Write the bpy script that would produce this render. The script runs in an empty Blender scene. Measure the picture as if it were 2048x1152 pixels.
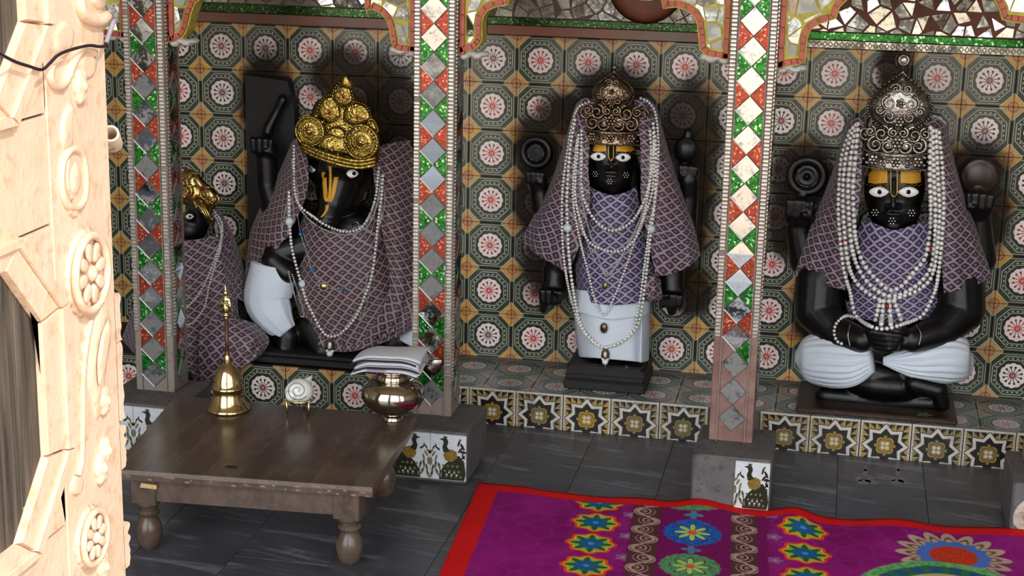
import bpy, bmesh, math, random
import numpy as np
from mathutils import Vector, Matrix
from mathutils.bvhtree import BVHTree

random.seed(7)
R = random.Random(11)
scene = bpy.context.scene
COL = scene.collection
PI = math.pi

# ------------------------------------------------------------------ camera
F_PX, PITCH, YAW, ROLL = 3258.84, 0.251462, 0.197023, 0.022144
CAM = np.array([1.97392, -5.00305, 1.67399])


def cam_axes():
    cy, sy = math.cos(YAW), math.sin(YAW)
    cp, sp = math.cos(PITCH), math.sin(PITCH)
    cr_, sr = math.cos(ROLL), math.sin(ROLL)
    fwd = np.array([-sy * cp, cy * cp, -sp])
    right = np.array([cy, sy, 0.0])
    up = np.cross(right, fwd)
    return cr_ * right + sr * up, -sr * right + cr_ * up, fwd


AX, AU, AF = cam_axes()
cam_data = bpy.data.cameras.new('camera')
cam_data.sensor_width = 36.0
cam_data.lens = F_PX / 2048 * 36.0
cam_data.clip_start = 0.05
cam_data.clip_end = 200
cam = bpy.data.objects.new('camera', cam_data)
COL.objects.link(cam)
cam.matrix_world = Matrix(((AX[0], AU[0], -AF[0], CAM[0]), (AX[1], AU[1], -AF[1], CAM[1]),
                           (AX[2], AU[2], -AF[2], CAM[2]), (0, 0, 0, 1)))
scene.camera = cam

# ------------------------------------------------------------------ world, sun, exposure
world = bpy.data.worlds.new('sky')
scene.world = world
world.use_nodes = True
bg = world.node_tree.nodes['Background']
bg.inputs[0].default_value = (0.92, 0.96, 1.0, 1)
bg.inputs[1].default_value = 1.7
sun_d = bpy.data.lights.new('sun', 'SUN')
sun_d.energy = 1.05
sun_d.angle = math.radians(0.6)
sun_d.color = (1.0, 0.95, 0.90)
sun = bpy.data.objects.new('sun', sun_d)
COL.objects.link(sun)
sun.rotation_euler = Vector((-0.55, 0.40, -0.73)).to_track_quat('-Z', 'Y').to_euler()
scene.view_settings.view_transform = 'Standard'
scene.view_settings.look = 'None'
scene.view_settings.gamma = 1.0
scene.view_settings.use_curve_mapping = False
scene.view_settings.exposure = 1.35

# ------------------------------------------------------------------ geometry helpers


def ray(x, y):
    return AF + AX * ((x - 1024) / F_PX) + AU * ((576 - y) / F_PX)


def at(x, y, Y):
    """Point of the place seen at photo position (x, y) on the vertical plane of depth Y."""
    d = ray(x, y)
    return Vector(CAM + d * ((Y - CAM[1]) / d[1]))


def atz(x, y, Z):
    d = ray(x, y)
    return Vector(CAM + d * ((Z - CAM[2]) / d[2]))


def atx(x, y, X):
    d = ray(x, y)
    return Vector(CAM + d * ((X - CAM[0]) / d[0]))


def px(Y, x=1024, y=576):
    """size of one photo pixel in metres at depth Y"""
    d = ray(x, y)
    return (Y - CAM[1]) / d[1] / F_PX


def link(name, me, mat=None, parent=None, loc=None):
    o = bpy.data.objects.new(name, me)
    COL.objects.link(o)
    if me is not None and mat is not None and len(me.materials) == 0:
        for m in (mat if isinstance(mat, (list, tuple)) else [mat]):
            me.materials.append(m)
    if parent is not None:
        o.parent = parent
    if loc is not None:
        o.location = loc
    return o


def tag(o, label=None, cat=None, group=None, kind=None):
    if label:
        o['label'] = label
    if cat:
        o['category'] = cat
    if group:
        o['group'] = group
    if kind:
        o['kind'] = kind
    return o


def thing(name, label, cat, loc=(0, 0, 0), group=None, kind=None):
    o = bpy.data.objects.new(name, None)
    COL.objects.link(o)
    o.empty_display_size = 0.05
    o.location = loc
    return tag(o, label, cat, group, kind)


def rootloc(parent):
    if parent is None:
        return Vector((0, 0, 0))
    v = Vector(parent.location)
    if parent.parent is not None:
        v = v + rootloc(parent.parent)
    return v


def mesh(name, verts, faces, mat=None, parent=None, smooth=False, uvs=None, mats=None, own=True):
    """verts are world coordinates; the object's origin sits at its parent's origin (or at its own base)."""
    verts = [Vector(v) for v in verts]
    if parent is not None:
        off = rootloc(parent)
    elif own:
        xs = [v.x for v in verts]; ys = [v.y for v in verts]; zs = [v.z for v in verts]
        off = Vector(((min(xs) + max(xs)) / 2, (min(ys) + max(ys)) / 2, min(zs)))
    else:
        off = Vector((0, 0, 0))
    me = bpy.data.meshes.new(name)
    me.from_pydata([tuple(v - off) for v in verts], [], faces)
    if uvs is not None:
        ul = me.uv_layers.new(name='UVMap')
        flat = []
        for p in me.polygons:
            for vi in p.vertices:
                flat.extend(uvs[vi])
        ul.data.foreach_set('uv', flat)
    if smooth:
        me.polygons.foreach_set('use_smooth', [True] * len(me.polygons))
    if mats is not None:
        mlist, idx = mats
        for m in mlist:
            me.materials.append(m)
        me.polygons.foreach_set('material_index', idx)
    me.update()
    o = link(name, me, mat, parent)
    if parent is None:
        o.location = off
    return o


class B:
    """collects shapes in world coordinates"""

    def __init__(self):
        self.v, self.f, self.m = [], [], []

    def add(self, verts, faces, mi=0):
        n = len(self.v)
        self.v += [Vector(a) for a in verts]
        self.f += [tuple(i + n for i in f) for f in faces]
        self.m += [mi] * len(faces)
        return self

    def box(self, x0, x1, y0, y1, z0, z1, ch=0.0, mi=0):
        if ch <= 0:
            v = [(x, y, z) for x in (x0, x1) for y in (y0, y1) for z in (z0, z1)]
            f = [(0, 1, 3, 2), (4, 6, 7, 5), (0, 4, 5, 1), (2, 3, 7, 6), (0, 2, 6, 4), (1, 5, 7, 3)]
            return self.add(v, f, mi)
        bm = bmesh.new()
        bmesh.ops.create_cube(bm, size=1)
        for w in bm.verts:
            w.co = Vector(((x0 + x1) / 2 + w.co.x * (x1 - x0), (y0 + y1) / 2 + w.co.y * (y1 - y0), (z0 + z1) / 2 + w.co.z * (z1 - z0)))
        bmesh.ops.bevel(bm, geom=list(bm.edges), offset=ch, segments=1, affect='EDGES', profile=.5)
        return self.bm(bm, mi)

    def bm(self, bm, mi=0):
        bm.verts.index_update()
        self.add([v.co.copy() for v in bm.verts], [tuple(v.index for v in f.verts) for f in bm.faces], mi)
        bm.free()
        return self

    def ell(self, c, r, rot=None, seg=20, rings=14, mi=0):
        c = Vector(c)
        vs = []
        fs = []
        for i in range(rings + 1):
            th = PI * i / rings
            for j in range(seg):
                ph = 2 * PI * j / seg
                p = Vector((r[0] * math.sin(th) * math.cos(ph), r[1] * math.sin(th) * math.sin(ph), r[2] * math.cos(th)))
                if rot is not None:
                    p = rot @ p
                vs.append(c + p)
        for i in range(rings):
            for j in range(seg):
                a, b = i * seg + j, i * seg + (j + 1) % seg
                fs.append((a, a + seg, b + seg, b))
        return self.add(vs, fs, mi)

    def cap(self, p0, r0, p1, r1, seg=16, mi=0):
        """tapered limb with round ends"""
        p0, p1 = Vector(p0), Vector(p1)
        d = (p1 - p0)
        L = d.length
        q = d.to_track_quat('Z', 'Y') if L > 1e-6 else Vector((0, 0, 1)).to_track_quat('Z', 'Y')
        prof = []
        for i in range(7):
            a = -PI / 2 + (PI / 2) * i / 6
            prof.append((max(1e-5, r0 * math.cos(a)), r0 * math.sin(a)))
        for i in range(7):
            a = (PI / 2) * i / 6
            prof.append((max(1e-5, r1 * math.cos(a)), L + r1 * math.sin(a)))
        vs = []
        fs = []
        for r, z in prof:
            for j in range(seg):
                ph = 2 * PI * j / seg
                vs.append(p0 + q @ Vector((r * math.cos(ph), r * math.sin(ph), z)))
        for i in range(len(prof) - 1):
            for j in range(seg):
                a, b = i * seg + j, i * seg + (j + 1) % seg
                fs.append((a, b, b + seg, a + seg))
        return self.add(vs, fs, mi)

    def chain(self, pts, mi=0):
        for (a, ra), (b, rb) in zip(pts, pts[1:]):
            self.cap(a, ra, b, rb, mi=mi)
        return self

    def lathe(self, c, prof, seg=40, sx=1, sy=1, ripple=None, mi=0, closed=False):
        c = Vector(c)
        vs, fs = [], []
        for i, (r, z) in enumerate(prof):
            for j in range(seg):
                ph = 2 * PI * j / seg
                k = 1 if ripple is None else ripple(i, ph)
                vs.append(c + Vector((r * k * sx * math.cos(ph), r * k * sy * math.sin(ph), z)))
        for i in range(len(prof) - 1):
            for j in range(seg):
                a, b = i * seg + j, i * seg + (j + 1) % seg
                fs.append((a, b, b + seg, a + seg))
        fs.append(tuple(range(seg))[::-1])
        fs.append(tuple((len(prof) - 1) * seg + j for j in range(seg)))
        return self.add(vs, fs, mi)

    def tube(self, pts, r, seg=8, closed=False, mi=0):
        pts = [Vector(p) for p in pts]
        n = len(pts)
        vs, fs = [], []
        up = Vector((0.13, 0.91, 0.37)).normalized()
        for i, p in enumerate(pts):
            if closed:
                t = pts[(i + 1) % n] - pts[i - 1]
            else:
                t = pts[min(i + 1, n - 1)] - pts[max(i - 1, 0)]
            t.normalize()
            a = t.cross(up)
            if a.length < 1e-4:
                a = t.cross(Vector((1, 0, 0)))
            a.normalize()
            b = t.cross(a)
            rr = r[i] if isinstance(r, (list, tuple)) else r
            for j in range(seg):
                ph = 2 * PI * j / seg
                vs.append(p + a * (rr * math.cos(ph)) + b * (rr * math.sin(ph)))
        m = n if closed else n - 1
        for i in range(m):
            for j in range(seg):
                a0, b0 = i * seg + j, i * seg + (j + 1) % seg
                k = ((i + 1) % n) * seg
                fs.append((a0, b0, k + (j + 1) % seg, k + j))
        if not closed:
            fs.append(tuple(range(seg))[::-1])
            fs.append(tuple((n - 1) * seg + j for j in range(seg)))
        return self.add(vs, fs, mi)

    def torus(self, c, rad, r, axis='Y', seg=36, tseg=10, mi=0, sx=1.0, rot=None):
        c = Vector(c)
        pts = []
        for i in range(seg):
            a = 2 * PI * i / seg
            if axis == 'Y':
                p = Vector((rad * sx * math.cos(a), 0, rad * math.sin(a)))
            elif axis == 'Z':
                p = Vector((rad * sx * math.cos(a), rad * math.sin(a), 0))
            else:
                p = Vector((0, rad * sx * math.cos(a), rad * math.sin(a)))
            if rot is not None:
                p = rot @ p
            pts.append(c + p)
        return self.tube(pts, r, tseg, True, mi)

    def prism(self, pts, vec, mi=0, inset=0.0):
        """flat outline (world points) pushed along vec; inset chamfers the far face"""
        pts = [Vector(p) for p in pts]
        vec = Vector(vec)
        n = len(pts)
        cen = sum(pts, Vector()) / n
        if inset > 0:
            mid = [p + vec * .55 for p in pts]
            top = []
            for p in pts:
                d = cen - p
                top.append(p + d.normalized() * min(inset, d.length * .4) + vec)
            rows = [pts, mid, top]
        else:
            rows = [pts, [p + vec for p in pts]]
        vs = [p for r_ in rows for p in r_]
        fs = []
        for k in range(len(rows) - 1):
            for i in range(n):
                j = (i + 1) % n
                fs.append((k * n + i, k * n + j, (k + 1) * n + j, (k + 1) * n + i))
        fs.append(tuple(range(n))[::-1])
        fs.append(tuple((len(rows) - 1) * n + i for i in range(n)))
        return self.add(vs, fs, mi)

    def puff(self, outline, cen, vec, rings=6, mi=0, power=.5, back=True):
        """cushion: outline points, apex raised by vec at cen"""
        outline = [Vector(p) for p in outline]
        cen, vec = Vector(cen), Vector(vec)
        n = len(outline)
        vs, fs = [], []
        for k in range(rings):
            t = 1 - k / rings
            h = (1 - t * t) ** power
            for p in outline:
                vs.append(cen + (p - cen) * t + vec * h)
        vs.append(cen + vec)
        for k in range(rings - 1):
            for i in range(n):
                j = (i + 1) % n
                fs.append((k * n + i, k * n + j, (k + 1) * n + j, (k + 1) * n + i))
        for i in range(n):
            fs.append(((rings - 1) * n + i, (rings - 1) * n + (i + 1) % n, rings * n))
        if back:
            fs.append(tuple(range(n))[::-1])
        return self.add(vs, fs, mi)

    def balls(self, cs, rs, sub=1, mi=0):
        tv, tf = ICO[sub]
        for i, c in enumerate(cs):
            r = rs[i] if isinstance(rs, (list, tuple)) else rs
            c = Vector(c)
            self.add([c + v * r for v in tv], tf, mi)
        return self

    def obj(self, name, mat, parent=None, smooth=False, fix=True, angle=None):
        verts, faces = self.v, self.f
        mats = (list(mat), self.m) if isinstance(mat, (list, tuple)) else None
        o = mesh(name, verts, faces, None if mats else mat, parent, smooth, None, mats)
        if fix:
            bm = bmesh.new()
            bm.from_mesh(o.data)
            bmesh.ops.recalc_face_normals(bm, faces=bm.faces)
            bm.to_mesh(o.data)
            bm.free()
            if smooth:
                o.data.polygons.foreach_set('use_smooth', [True] * len(o.data.polygons))
        if angle is not None:
            try:
                o.data.set_sharp_from_angle(angle=math.radians(angle))
            except Exception:
                pass
        return o


def _ico(s):
    bm = bmesh.new()
    bmesh.ops.create_icosphere(bm, subdivisions=s, radius=1)
    bm.verts.index_update()
    r = ([v.co.copy() for v in bm.verts], [tuple(v.index for v in f.verts) for f in bm.faces])
    bm.free()
    return r


ICO = {1: _ico(1), 2: _ico(2), 3: _ico(3)}


def cr(P, t):
    """Catmull-Rom through the list P at t in [0,1] (numpy arrays)"""
    n = len(P)
    if n == 1:
        return np.array(P[0], float)
    if n == 2:
        return np.array(P[0], float) * (1 - t) + np.array(P[1], float) * t
    s = min(max(t, 0), 1) * (n - 1)
    i = min(int(s), n - 2)
    u = s - i
    p1, p2 = np.array(P[i], float), np.array(P[i + 1], float)
    p0 = np.array(P[i - 1], float) if i > 0 else 2 * p1 - p2
    p3 = np.array(P[i + 2], float) if i + 2 < n else 2 * p2 - p1
    return .5 * ((2 * p1) + (p2 - p0) * u + (2 * p0 - 5 * p1 + 4 * p2 - p3) * u * u + (3 * p1 - p0 - 3 * p2 + p3) * u ** 3)


def curve(P, n):
    return [cr(P, i / (n - 1)) for i in range(n)]


def cloth(name, curves, mat, parent, nu=40, nv=60, folds=(), thick=.003, uvoff=(0, 0), uvrot=0.0, store=None):
    """draped sheet: curves run down the cloth, each a list of (photo x, photo y, depth)"""
    grid = []
    for j in range(nv):
        t = j / (nv - 1)
        row = [cr(c, t) for c in curves]
        line = []
        for i in range(nu):
            u = i / (nu - 1)
            p = cr(row, u)
            Y = p[2]
            for amp, fr, ph, lean in folds:
                Y -= amp * math.sin(2 * PI * (fr * u + lean * t) + ph) * (.35 + .65 * t)
            line.append(at(p[0], p[1], Y))
        grid.append(line)
    vs = [p for l in grid for p in l]
    uv = []
    acc = 0
    for j in range(nv):
        l = grid[j]
        if j:
            acc += (grid[j][nu // 2] - grid[j - 1][nu // 2]).length
        seg = [0]
        for i in range(1, nu):
            seg.append(seg[-1] + (l[i] - l[i - 1]).length)
        for i in range(nu):
            a, b = seg[i] - seg[-1] / 2 + uvoff[0], acc + uvoff[1]
            uv.append((a * math.cos(uvrot) - b * math.sin(uvrot), a * math.sin(uvrot) + b * math.cos(uvrot)))
    fs = [(j * nu + i, j * nu + i + 1, (j + 1) * nu + i + 1, (j + 1) * nu + i) for j in range(nv - 1) for i in range(nu - 1)]
    o = mesh(name, vs, fs, mat, parent, True, uv)
    if thick:
        md = o.modifiers.new('thickness', 'SOLIDIFY')
        md.thickness = thick
        md.offset = 0
    if store is not None:
        store.append((vs, fs))
    return o


def fuse(name, b, voxel, mat, parent, store=None, smooth=4):
    """one continuous carved surface from overlapping masses"""
    me = bpy.data.meshes.new(name + '_raw')
    me.from_pydata([tuple(v) for v in b.v], [], b.f)
    bm = bmesh.new()
    bm.from_mesh(me)
    bmesh.ops.remove_doubles(bm, verts=bm.verts, dist=1e-6)
    bmesh.ops.recalc_face_normals(bm, faces=bm.faces)
    bm.to_mesh(me)
    bm.free()
    tmp = bpy.data.objects.new('tmp', me)
    COL.objects.link(tmp)
    md = tmp.modifiers.new('r', 'REMESH')
    md.mode = 'VOXEL'
    md.voxel_size = voxel
    ms = tmp.modifiers.new('s', 'SMOOTH')
    ms.factor = .5
    ms.iterations = smooth
    dg = bpy.context.evaluated_depsgraph_get()
    ev = tmp.evaluated_get(dg)
    em = ev.to_mesh()
    vs = [v.co.copy() for v in em.vertices]
    fs = [tuple(p.vertices) for p in em.polygons]
    ev.to_mesh_clear()
    bpy.data.objects.remove(tmp)
    bpy.data.meshes.remove(me)
    if store is not None:
        store.append((vs, fs))
    return mesh(name, vs, fs, mat, parent, True)


def bvh(store):
    vs, fs = [], []
    for v, f in store:
        n = len(vs)
        vs += [Vector(a) for a in v]
        fs += [tuple(i + n for i in g) for g in f]
    return BVHTree.FromPolygons(vs, fs)


def drape(tree, P, off, n=160, far=0.03, flat=0.25):
    """lay a strand (photo path) on the surfaces of its figure; returns 3D points"""
    path = curve(P, n)
    ts, ds = [], []
    o = Vector(CAM)
    for p in path:
        d = Vector(ray(p[0], p[1])).normalized()
        hit = tree.ray_cast(o, d)
        ds.append(d)
        ts.append(hit[3] - off if hit[0] is not None else None)
    good = [i for i, t in enumerate(ts) if t is not None]
    if not good:
        raise RuntimeError('strand misses its figure')
    med = sorted(ts[i] for i in good)[len(good) // 2]
    for i in range(n):
        if ts[i] is None or ts[i] > med + .12:
            g = [k for k in good if ts[k] is not None and ts[k] <= med + .12]
            k = min(g, key=lambda q: abs(q - i))
            ts[i] = ts[k]
    w = 4
    # a taut string bridges hollows: running minimum, then average
    mn = [min(ts[max(0, i - w):i + w + 1]) for i in range(n)]
    sm = [sum(mn[max(0, i - w):i + w + 1]) / len(mn[max(0, i - w):i + w + 1]) for i in range(n)]
    return [o + ds[i] * sm[i] for i in range(n)]


def resample(pts, step):
    out = [pts[0]]
    acc = 0
    for a, b in zip(pts, pts[1:]):
        L = (b - a).length
        if L < 1e-9:
            continue
        pos = step - acc
        while pos <= L:
            out.append(a + (b - a) * (pos / L))
            pos += step
        acc = L - (pos - step)
    return out


def srgb(r, g, b):
    def f(c):
        c /= 255
        return c / 12.92 if c <= .04045 else ((c + .055) / 1.055) ** 2.4
    return (f(r), f(g), f(b), 1)
# ------------------------------------------------------------------ materials: small expression layer over shader nodes


class S:
    def __init__(self, nt, sock):
        self.nt, self.s = nt, sock

    def _m(self, op, *a):
        n = self.nt.nodes.new('ShaderNodeMath')
        n.operation = op
        for i, v in enumerate((self,) + a):
            if isinstance(v, S):
                self.nt.links.new(v.s, n.inputs[i])
            else:
                n.inputs[i].default_value = float(v)
        return S(self.nt, n.outputs[0])

    def __add__(self, o): return self._m('ADD', o)
    __radd__ = __add__
    def __sub__(self, o): return self._m('SUBTRACT', o)
    def __rsub__(self, o): return (self * -1) + o
    def __mul__(self, o): return self._m('MULTIPLY', o)
    __rmul__ = __mul__
    def __truediv__(self, o): return self._m('DIVIDE', o)
    def abs(self): return self._m('ABSOLUTE')
    def min(self, o): return self._m('MINIMUM', o)
    def max(self, o): return self._m('MAXIMUM', o)
    def lt(self, o): return self._m('LESS_THAN', o)
    def gt(self, o): return self._m('GREATER_THAN', o)
    def sin(self): return self._m('SINE')
    def cos(self): return self._m('COSINE')
    def sqrt(self): return self._m('SQRT')
    def fract(self): return self._m('FRACT')
    def floor(self): return self._m('FLOOR')
    def pow(self, e): return self._m('POWER', e)
    def atan2(self, o): return self._m('ARCTAN2', o)

    def step(self, a, b):
        """smooth 0 to 1 between a and b"""
        n = self.nt.nodes.new('ShaderNodeMapRange')
        n.interpolation_type = 'SMOOTHSTEP'
        self.nt.links.new(self.s, n.inputs[0])
        n.inputs[1].default_value = a
        n.inputs[2].default_value = b
        return S(self.nt, n.outputs[0])

    def band(self, a, b, e=.01):
        return self.step(a - e, a + e) * (1 - self.step(b - e, b + e))

    def below(self, a, e=.01):
        return 1 - self.step(a - e, a + e)


class NT:
    def __init__(self, mat):
        self.mat = mat
        mat.use_nodes = True
        self.t = mat.node_tree
        self.b = self.t.nodes['Principled BSDF']

    def sep(self, sock):
        n = self.t.nodes.new('ShaderNodeSeparateXYZ')
        self.t.links.new(sock, n.inputs[0])
        return [S(self.t, n.outputs[i]) for i in range(3)]

    def obj(self):
        n = self.t.nodes.new('ShaderNodeTexCoord')
        self._oc = n.outputs['Object']
        return self.sep(n.outputs['Object'])

    def pos(self):
        n = self.t.nodes.new('ShaderNodeNewGeometry')
        return self.sep(n.outputs['Position'])

    def uv(self):
        n = self.t.nodes.new('ShaderNodeTexCoord')
        return self.sep(n.outputs['UV'])

    def rnd(self):
        n = self.t.nodes.new('ShaderNodeObjectInfo')
        return S(self.t, n.outputs['Random'])

    def vec(self, x, y, z):
        n = self.t.nodes.new('ShaderNodeCombineXYZ')
        for i, v in enumerate((x, y, z)):
            if isinstance(v, S):
                self.t.links.new(v.s, n.inputs[i])
            else:
                n.inputs[i].default_value = v
        return n.outputs[0]

    def noise(self, scale, detail=4, rough=.6, space='pos', vec=None, dist=0.0):
        n = self.t.nodes.new('ShaderNodeTexNoise')
        n.inputs['Scale'].default_value = scale
        n.inputs['Detail'].default_value = detail
        n.inputs['Roughness'].default_value = rough
        n.inputs['Distortion'].default_value = dist
        if vec is not None:
            self.t.links.new(vec, n.inputs['Vector'])
        elif space == 'pos':
            g = self.t.nodes.new('ShaderNodeNewGeometry')
            self.t.links.new(g.outputs['Position'], n.inputs['Vector'])
        else:
            g = self.t.nodes.new('ShaderNodeTexCoord')
            self.t.links.new(g.outputs['Object'], n.inputs['Vector'])
        return S(self.t, n.outputs[0])

    def voro(self, scale, feature='F1', vec=None, out='Distance'):
        n = self.t.nodes.new('ShaderNodeTexVoronoi')
        n.feature = feature
        n.inputs['Scale'].default_value = scale
        if vec is None:
            g = self.t.nodes.new('ShaderNodeNewGeometry')
            vec = g.outputs['Position']
        self.t.links.new(vec, n.inputs['Vector'])
        if out == 'Color':
            return n.outputs['Color']
        return S(self.t, n.outputs[out])

    def mix(self, f, a, b):
        n = self.t.nodes.new('ShaderNodeMix')
        n.data_type = 'RGBA'
        n.clamp_factor = True
        if isinstance(f, S):
            self.t.links.new(f.s, n.inputs[0])
        else:
            n.inputs[0].default_value = f
        for k, v in ((6, a), (7, b)):
            if isinstance(v, tuple):
                n.inputs[k].default_value = v
            else:
                self.t.links.new(v, n.inputs[k])
        return n.outputs[2]

    def set(self, color=None, rough=None, metal=None, bump=None, bstr=.3, bdist=.002, **kw):
        def put(key, v):
            if v is None:
                return
            i = self.b.inputs[key]
            if isinstance(v, S):
                self.t.links.new(v.s, i)
            elif isinstance(v, bpy.types.NodeSocket):
                self.t.links.new(v, i)
            else:
                i.default_value = v
        put('Base Color', color)
        put('Roughness', rough)
        put('Metallic', metal)
        for k, v in kw.items():
            put(k, v)
        if bump is not None:
            n = self.t.nodes.new('ShaderNodeBump')
            n.inputs['Strength'].default_value = bstr
            n.inputs['Distance'].default_value = bdist
            self.t.links.new(bump.s, n.inputs['Height'])
            self.t.links.new(n.outputs[0], self.b.inputs['Normal'])
        return self.mat


def new(name):
    return NT(bpy.data.materials.new(name))


def plain(name, col, rough=.5, metal=0.0, var=.25, scale=30, bump=0.0, col2=None, **kw):
    """one colour with fine procedural unevenness"""
    n = new(name)
    nz = n.noise(scale, 5, .6, 'obj')
    dark = col2 or tuple(c * (1 - var) for c in col[:3]) + (1,)
    c = n.mix(nz.step(.3, .7), col, dark)
    return n.set(c, rough, metal, nz if bump else None, bump or .1, .002, **kw)


M_ = {}
# --- stains of lamp soot and oil on the niche walls: (photo x, y, radius x, radius y in metres)
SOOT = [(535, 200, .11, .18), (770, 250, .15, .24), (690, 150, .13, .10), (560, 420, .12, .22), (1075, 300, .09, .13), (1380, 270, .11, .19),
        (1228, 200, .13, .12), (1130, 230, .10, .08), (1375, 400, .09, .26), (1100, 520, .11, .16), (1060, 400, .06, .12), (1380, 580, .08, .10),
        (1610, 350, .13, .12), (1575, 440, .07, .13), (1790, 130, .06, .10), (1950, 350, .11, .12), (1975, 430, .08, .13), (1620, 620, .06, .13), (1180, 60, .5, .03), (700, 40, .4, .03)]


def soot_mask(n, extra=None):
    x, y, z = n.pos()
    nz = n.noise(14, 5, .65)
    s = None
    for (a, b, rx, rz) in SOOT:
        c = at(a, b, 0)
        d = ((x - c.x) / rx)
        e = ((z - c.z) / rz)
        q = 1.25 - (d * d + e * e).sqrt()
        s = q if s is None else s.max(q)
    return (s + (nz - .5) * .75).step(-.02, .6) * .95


def mat_tile(ledge=False):
    n = new('glazed octagon tile' if not ledge else 'glazed octagon tile of the ledge')
    x, _, z = n.obj()
    u, v = x / .075, z / .075
    au, av = u.abs(), v.abs()
    r = (u * u + v * v).sqrt()
    th = v.atan2(u)
    rn = n.rnd()
    oc = au.max(av).max((au + av) * .7071)
    e = .012
    nz = n.noise(60, 3, .6)
    green = n.mix(nz, srgb(36, 50, 42), srgb(60, 68, 54))
    col = green
    line = srgb(186, 186, 160)
    # strips along the edges between octagons
    col = n.mix(au.max(av).band(.895, .915, e), col, line)
    col = n.mix(au.max(av).step(.93, .95), col, srgb(44, 48, 42))
    # octagon rings
    col = n.mix(oc.below(.87, e), col, srgb(56, 70, 56))
    col = n.mix(oc.band(.80, .825, e), col, line)
    col = n.mix(oc.below(.79, e), col, srgb(38, 48, 42))
    dots = (th * 24).sin().gt(.0)
    col = n.mix(oc.band(.70, .74, .012) * dots, col, line)
    col = n.mix(oc.band(.635, .66, e), col, line)
    col = n.mix(oc.below(.625, e), col, srgb(40, 42, 40))
    # corner diamonds
    dm = au + av
    yel = n.mix((rn * 5.1).fract(), srgb(176, 148, 102), srgb(206, 156, 70))
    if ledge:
        yel = srgb(150, 142, 118)  # diamonds greyed to suit the sky reflection painted on the ledge
    yel = n.mix(n.noise(45, 4, .6).step(.4, .8), yel, srgb(156, 128, 92))
    col = n.mix(dm.step(1.43, 1.445), col, srgb(206, 188, 140))
    col = n.mix(dm.step(1.455, 1.47), col, yel)
    du, dv = 1 - au, 1 - av
    rc = (du * du + dv * dv).sqrt()
    col = n.mix(rc.band(.17, .215, .015), col, srgb(142, 74, 58))
    col = n.mix(rc.below(.15, .02) * .6, col, srgb(176, 104, 76))
    # rosette of twelve petals
    pet = (th * 6).cos().abs()
    rr = r / (.495 + .04 * pet)
    white = n.mix(nz, srgb(238, 226, 220), srgb(216, 200, 196))
    col = n.mix(rr.below(1.0, .02), col, white)
    ink = n.mix((rn * 7.3).fract().step(.35, .5), srgb(46, 32, 40), srgb(150, 40, 30))
    slot = (1 - pet).step(.62, .9)
    # twelve keyholes: a stalk and a head
    ka = (th * 12 / (2 * PI)).fract() - .5
    kt = ka * (2 * PI / 12)
    hx = r * kt.cos()
    hy = r * kt.sin()
    head = (((hx - .355) / .056).pow(2) + (hy / .046).pow(2)).below(1, .25)
    stalk = hx.band(.16, .355, .01) * hy.abs().below(.016, .006)
    col = n.mix(head.max(stalk), col, ink)
    cen = n.mix((rn * 7.3).fract().step(.35, .5), srgb(110, 48, 40), srgb(196, 52, 34))
    col = n.mix((r / (.10 + .07 * (th * 6).sin().abs())).below(1, .1), col, cen)
    col = n.mix(r.band(.035, .055, .006), col, white)
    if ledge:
        col = n.mix(.36, col, srgb(116, 134, 140))  # sky reflection on the ledge top painted in as a blue-grey tint
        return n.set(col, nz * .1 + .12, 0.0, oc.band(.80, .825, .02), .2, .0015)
    # glaze worn or dirty tile by tile
    col = n.mix((rn * 3.7).fract() * .22 * n.noise(9, 4).step(.3, .8), col, srgb(70, 56, 42))
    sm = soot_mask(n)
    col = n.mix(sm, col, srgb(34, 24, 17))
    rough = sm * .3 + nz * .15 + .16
    return n.set(col, rough, 0.0, (oc.band(.80, .825, .02) + dm.step(1.44, 1.47) + rr.below(1, .03)), .25, .0015, **{'Specular IOR Level': .5 - sm * .42})


def mat_star():
    n = new('glazed star tile')
    x, _, z = n.obj()
    u, v = x / .0735, z / .0735
    au, av = u.abs(), v.abs()
    r = (u * u + v * v).sqrt()
    th = v.atan2(u)
    rn = n.rnd()
    e = .012
    white = n.mix(n.noise(70), srgb(214, 208, 198), srgb(178, 170, 160))
    gold = n.mix(rn, srgb(168, 132, 48), srgb(120, 110, 74))
    black = srgb(30, 28, 26)
    # corner grid split into triangles
    gu, gv = ((.935 - au) / .27).fract(), ((.935 - av) / .27).fract()
    tri = (gu - gv).gt(0.0)
    col = n.mix(tri, gold, black)
    grid = gu.below(.07, .03).max(gv.below(.07, .03))
    col = n.mix(grid, col, white)
    s2 = (au + av) * .7071
    phi = ((th / (PI / 4) + .5).fract() - .5).abs() * (PI / 4)
    R1, R2 = .93, .67
    star = r * (phi.sin() * R1 + ((PI / 8) - phi).sin() * R2) / (R1 * R2 * math.sin(PI / 8))
    col = n.mix(star.below(1.06, e), col, black)
    col = n.mix(star.below(1.0, e), col, white)
    col = n.mix(star.below(.79, e), col, black)
        # flower
    l4 = (th * 2).sin().abs()
    col = n.mix((r / (.26 + .15 * l4)).below(1, .03), col, gold)
    col = n.mix((r / (.26 + .15 * l4)).band(.70, .78, .03), col, black)
    col = n.mix((s2 / .20).below(1, .05) * .0 + ((th * 2).cos().abs() * 1.0).step(.93, .97) * r.band(.30, .42, .01), col, gold)
    du, dv = (au - .085), (av - .085)
    col = n.mix((du * du + dv * dv).sqrt().below(.07, .01), col, white)
    # white rim of every tile
    rim = au.max(av)
    col = n.mix(rim.step(.935, .95), col, white)
    col = n.mix(n.noise(22, 5).step(.5, .8) * .55, col, srgb(92, 80, 64))
    return n.set(col, .28, 0.0, star.band(.80, 1.0, .02), .25, .001)


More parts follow.
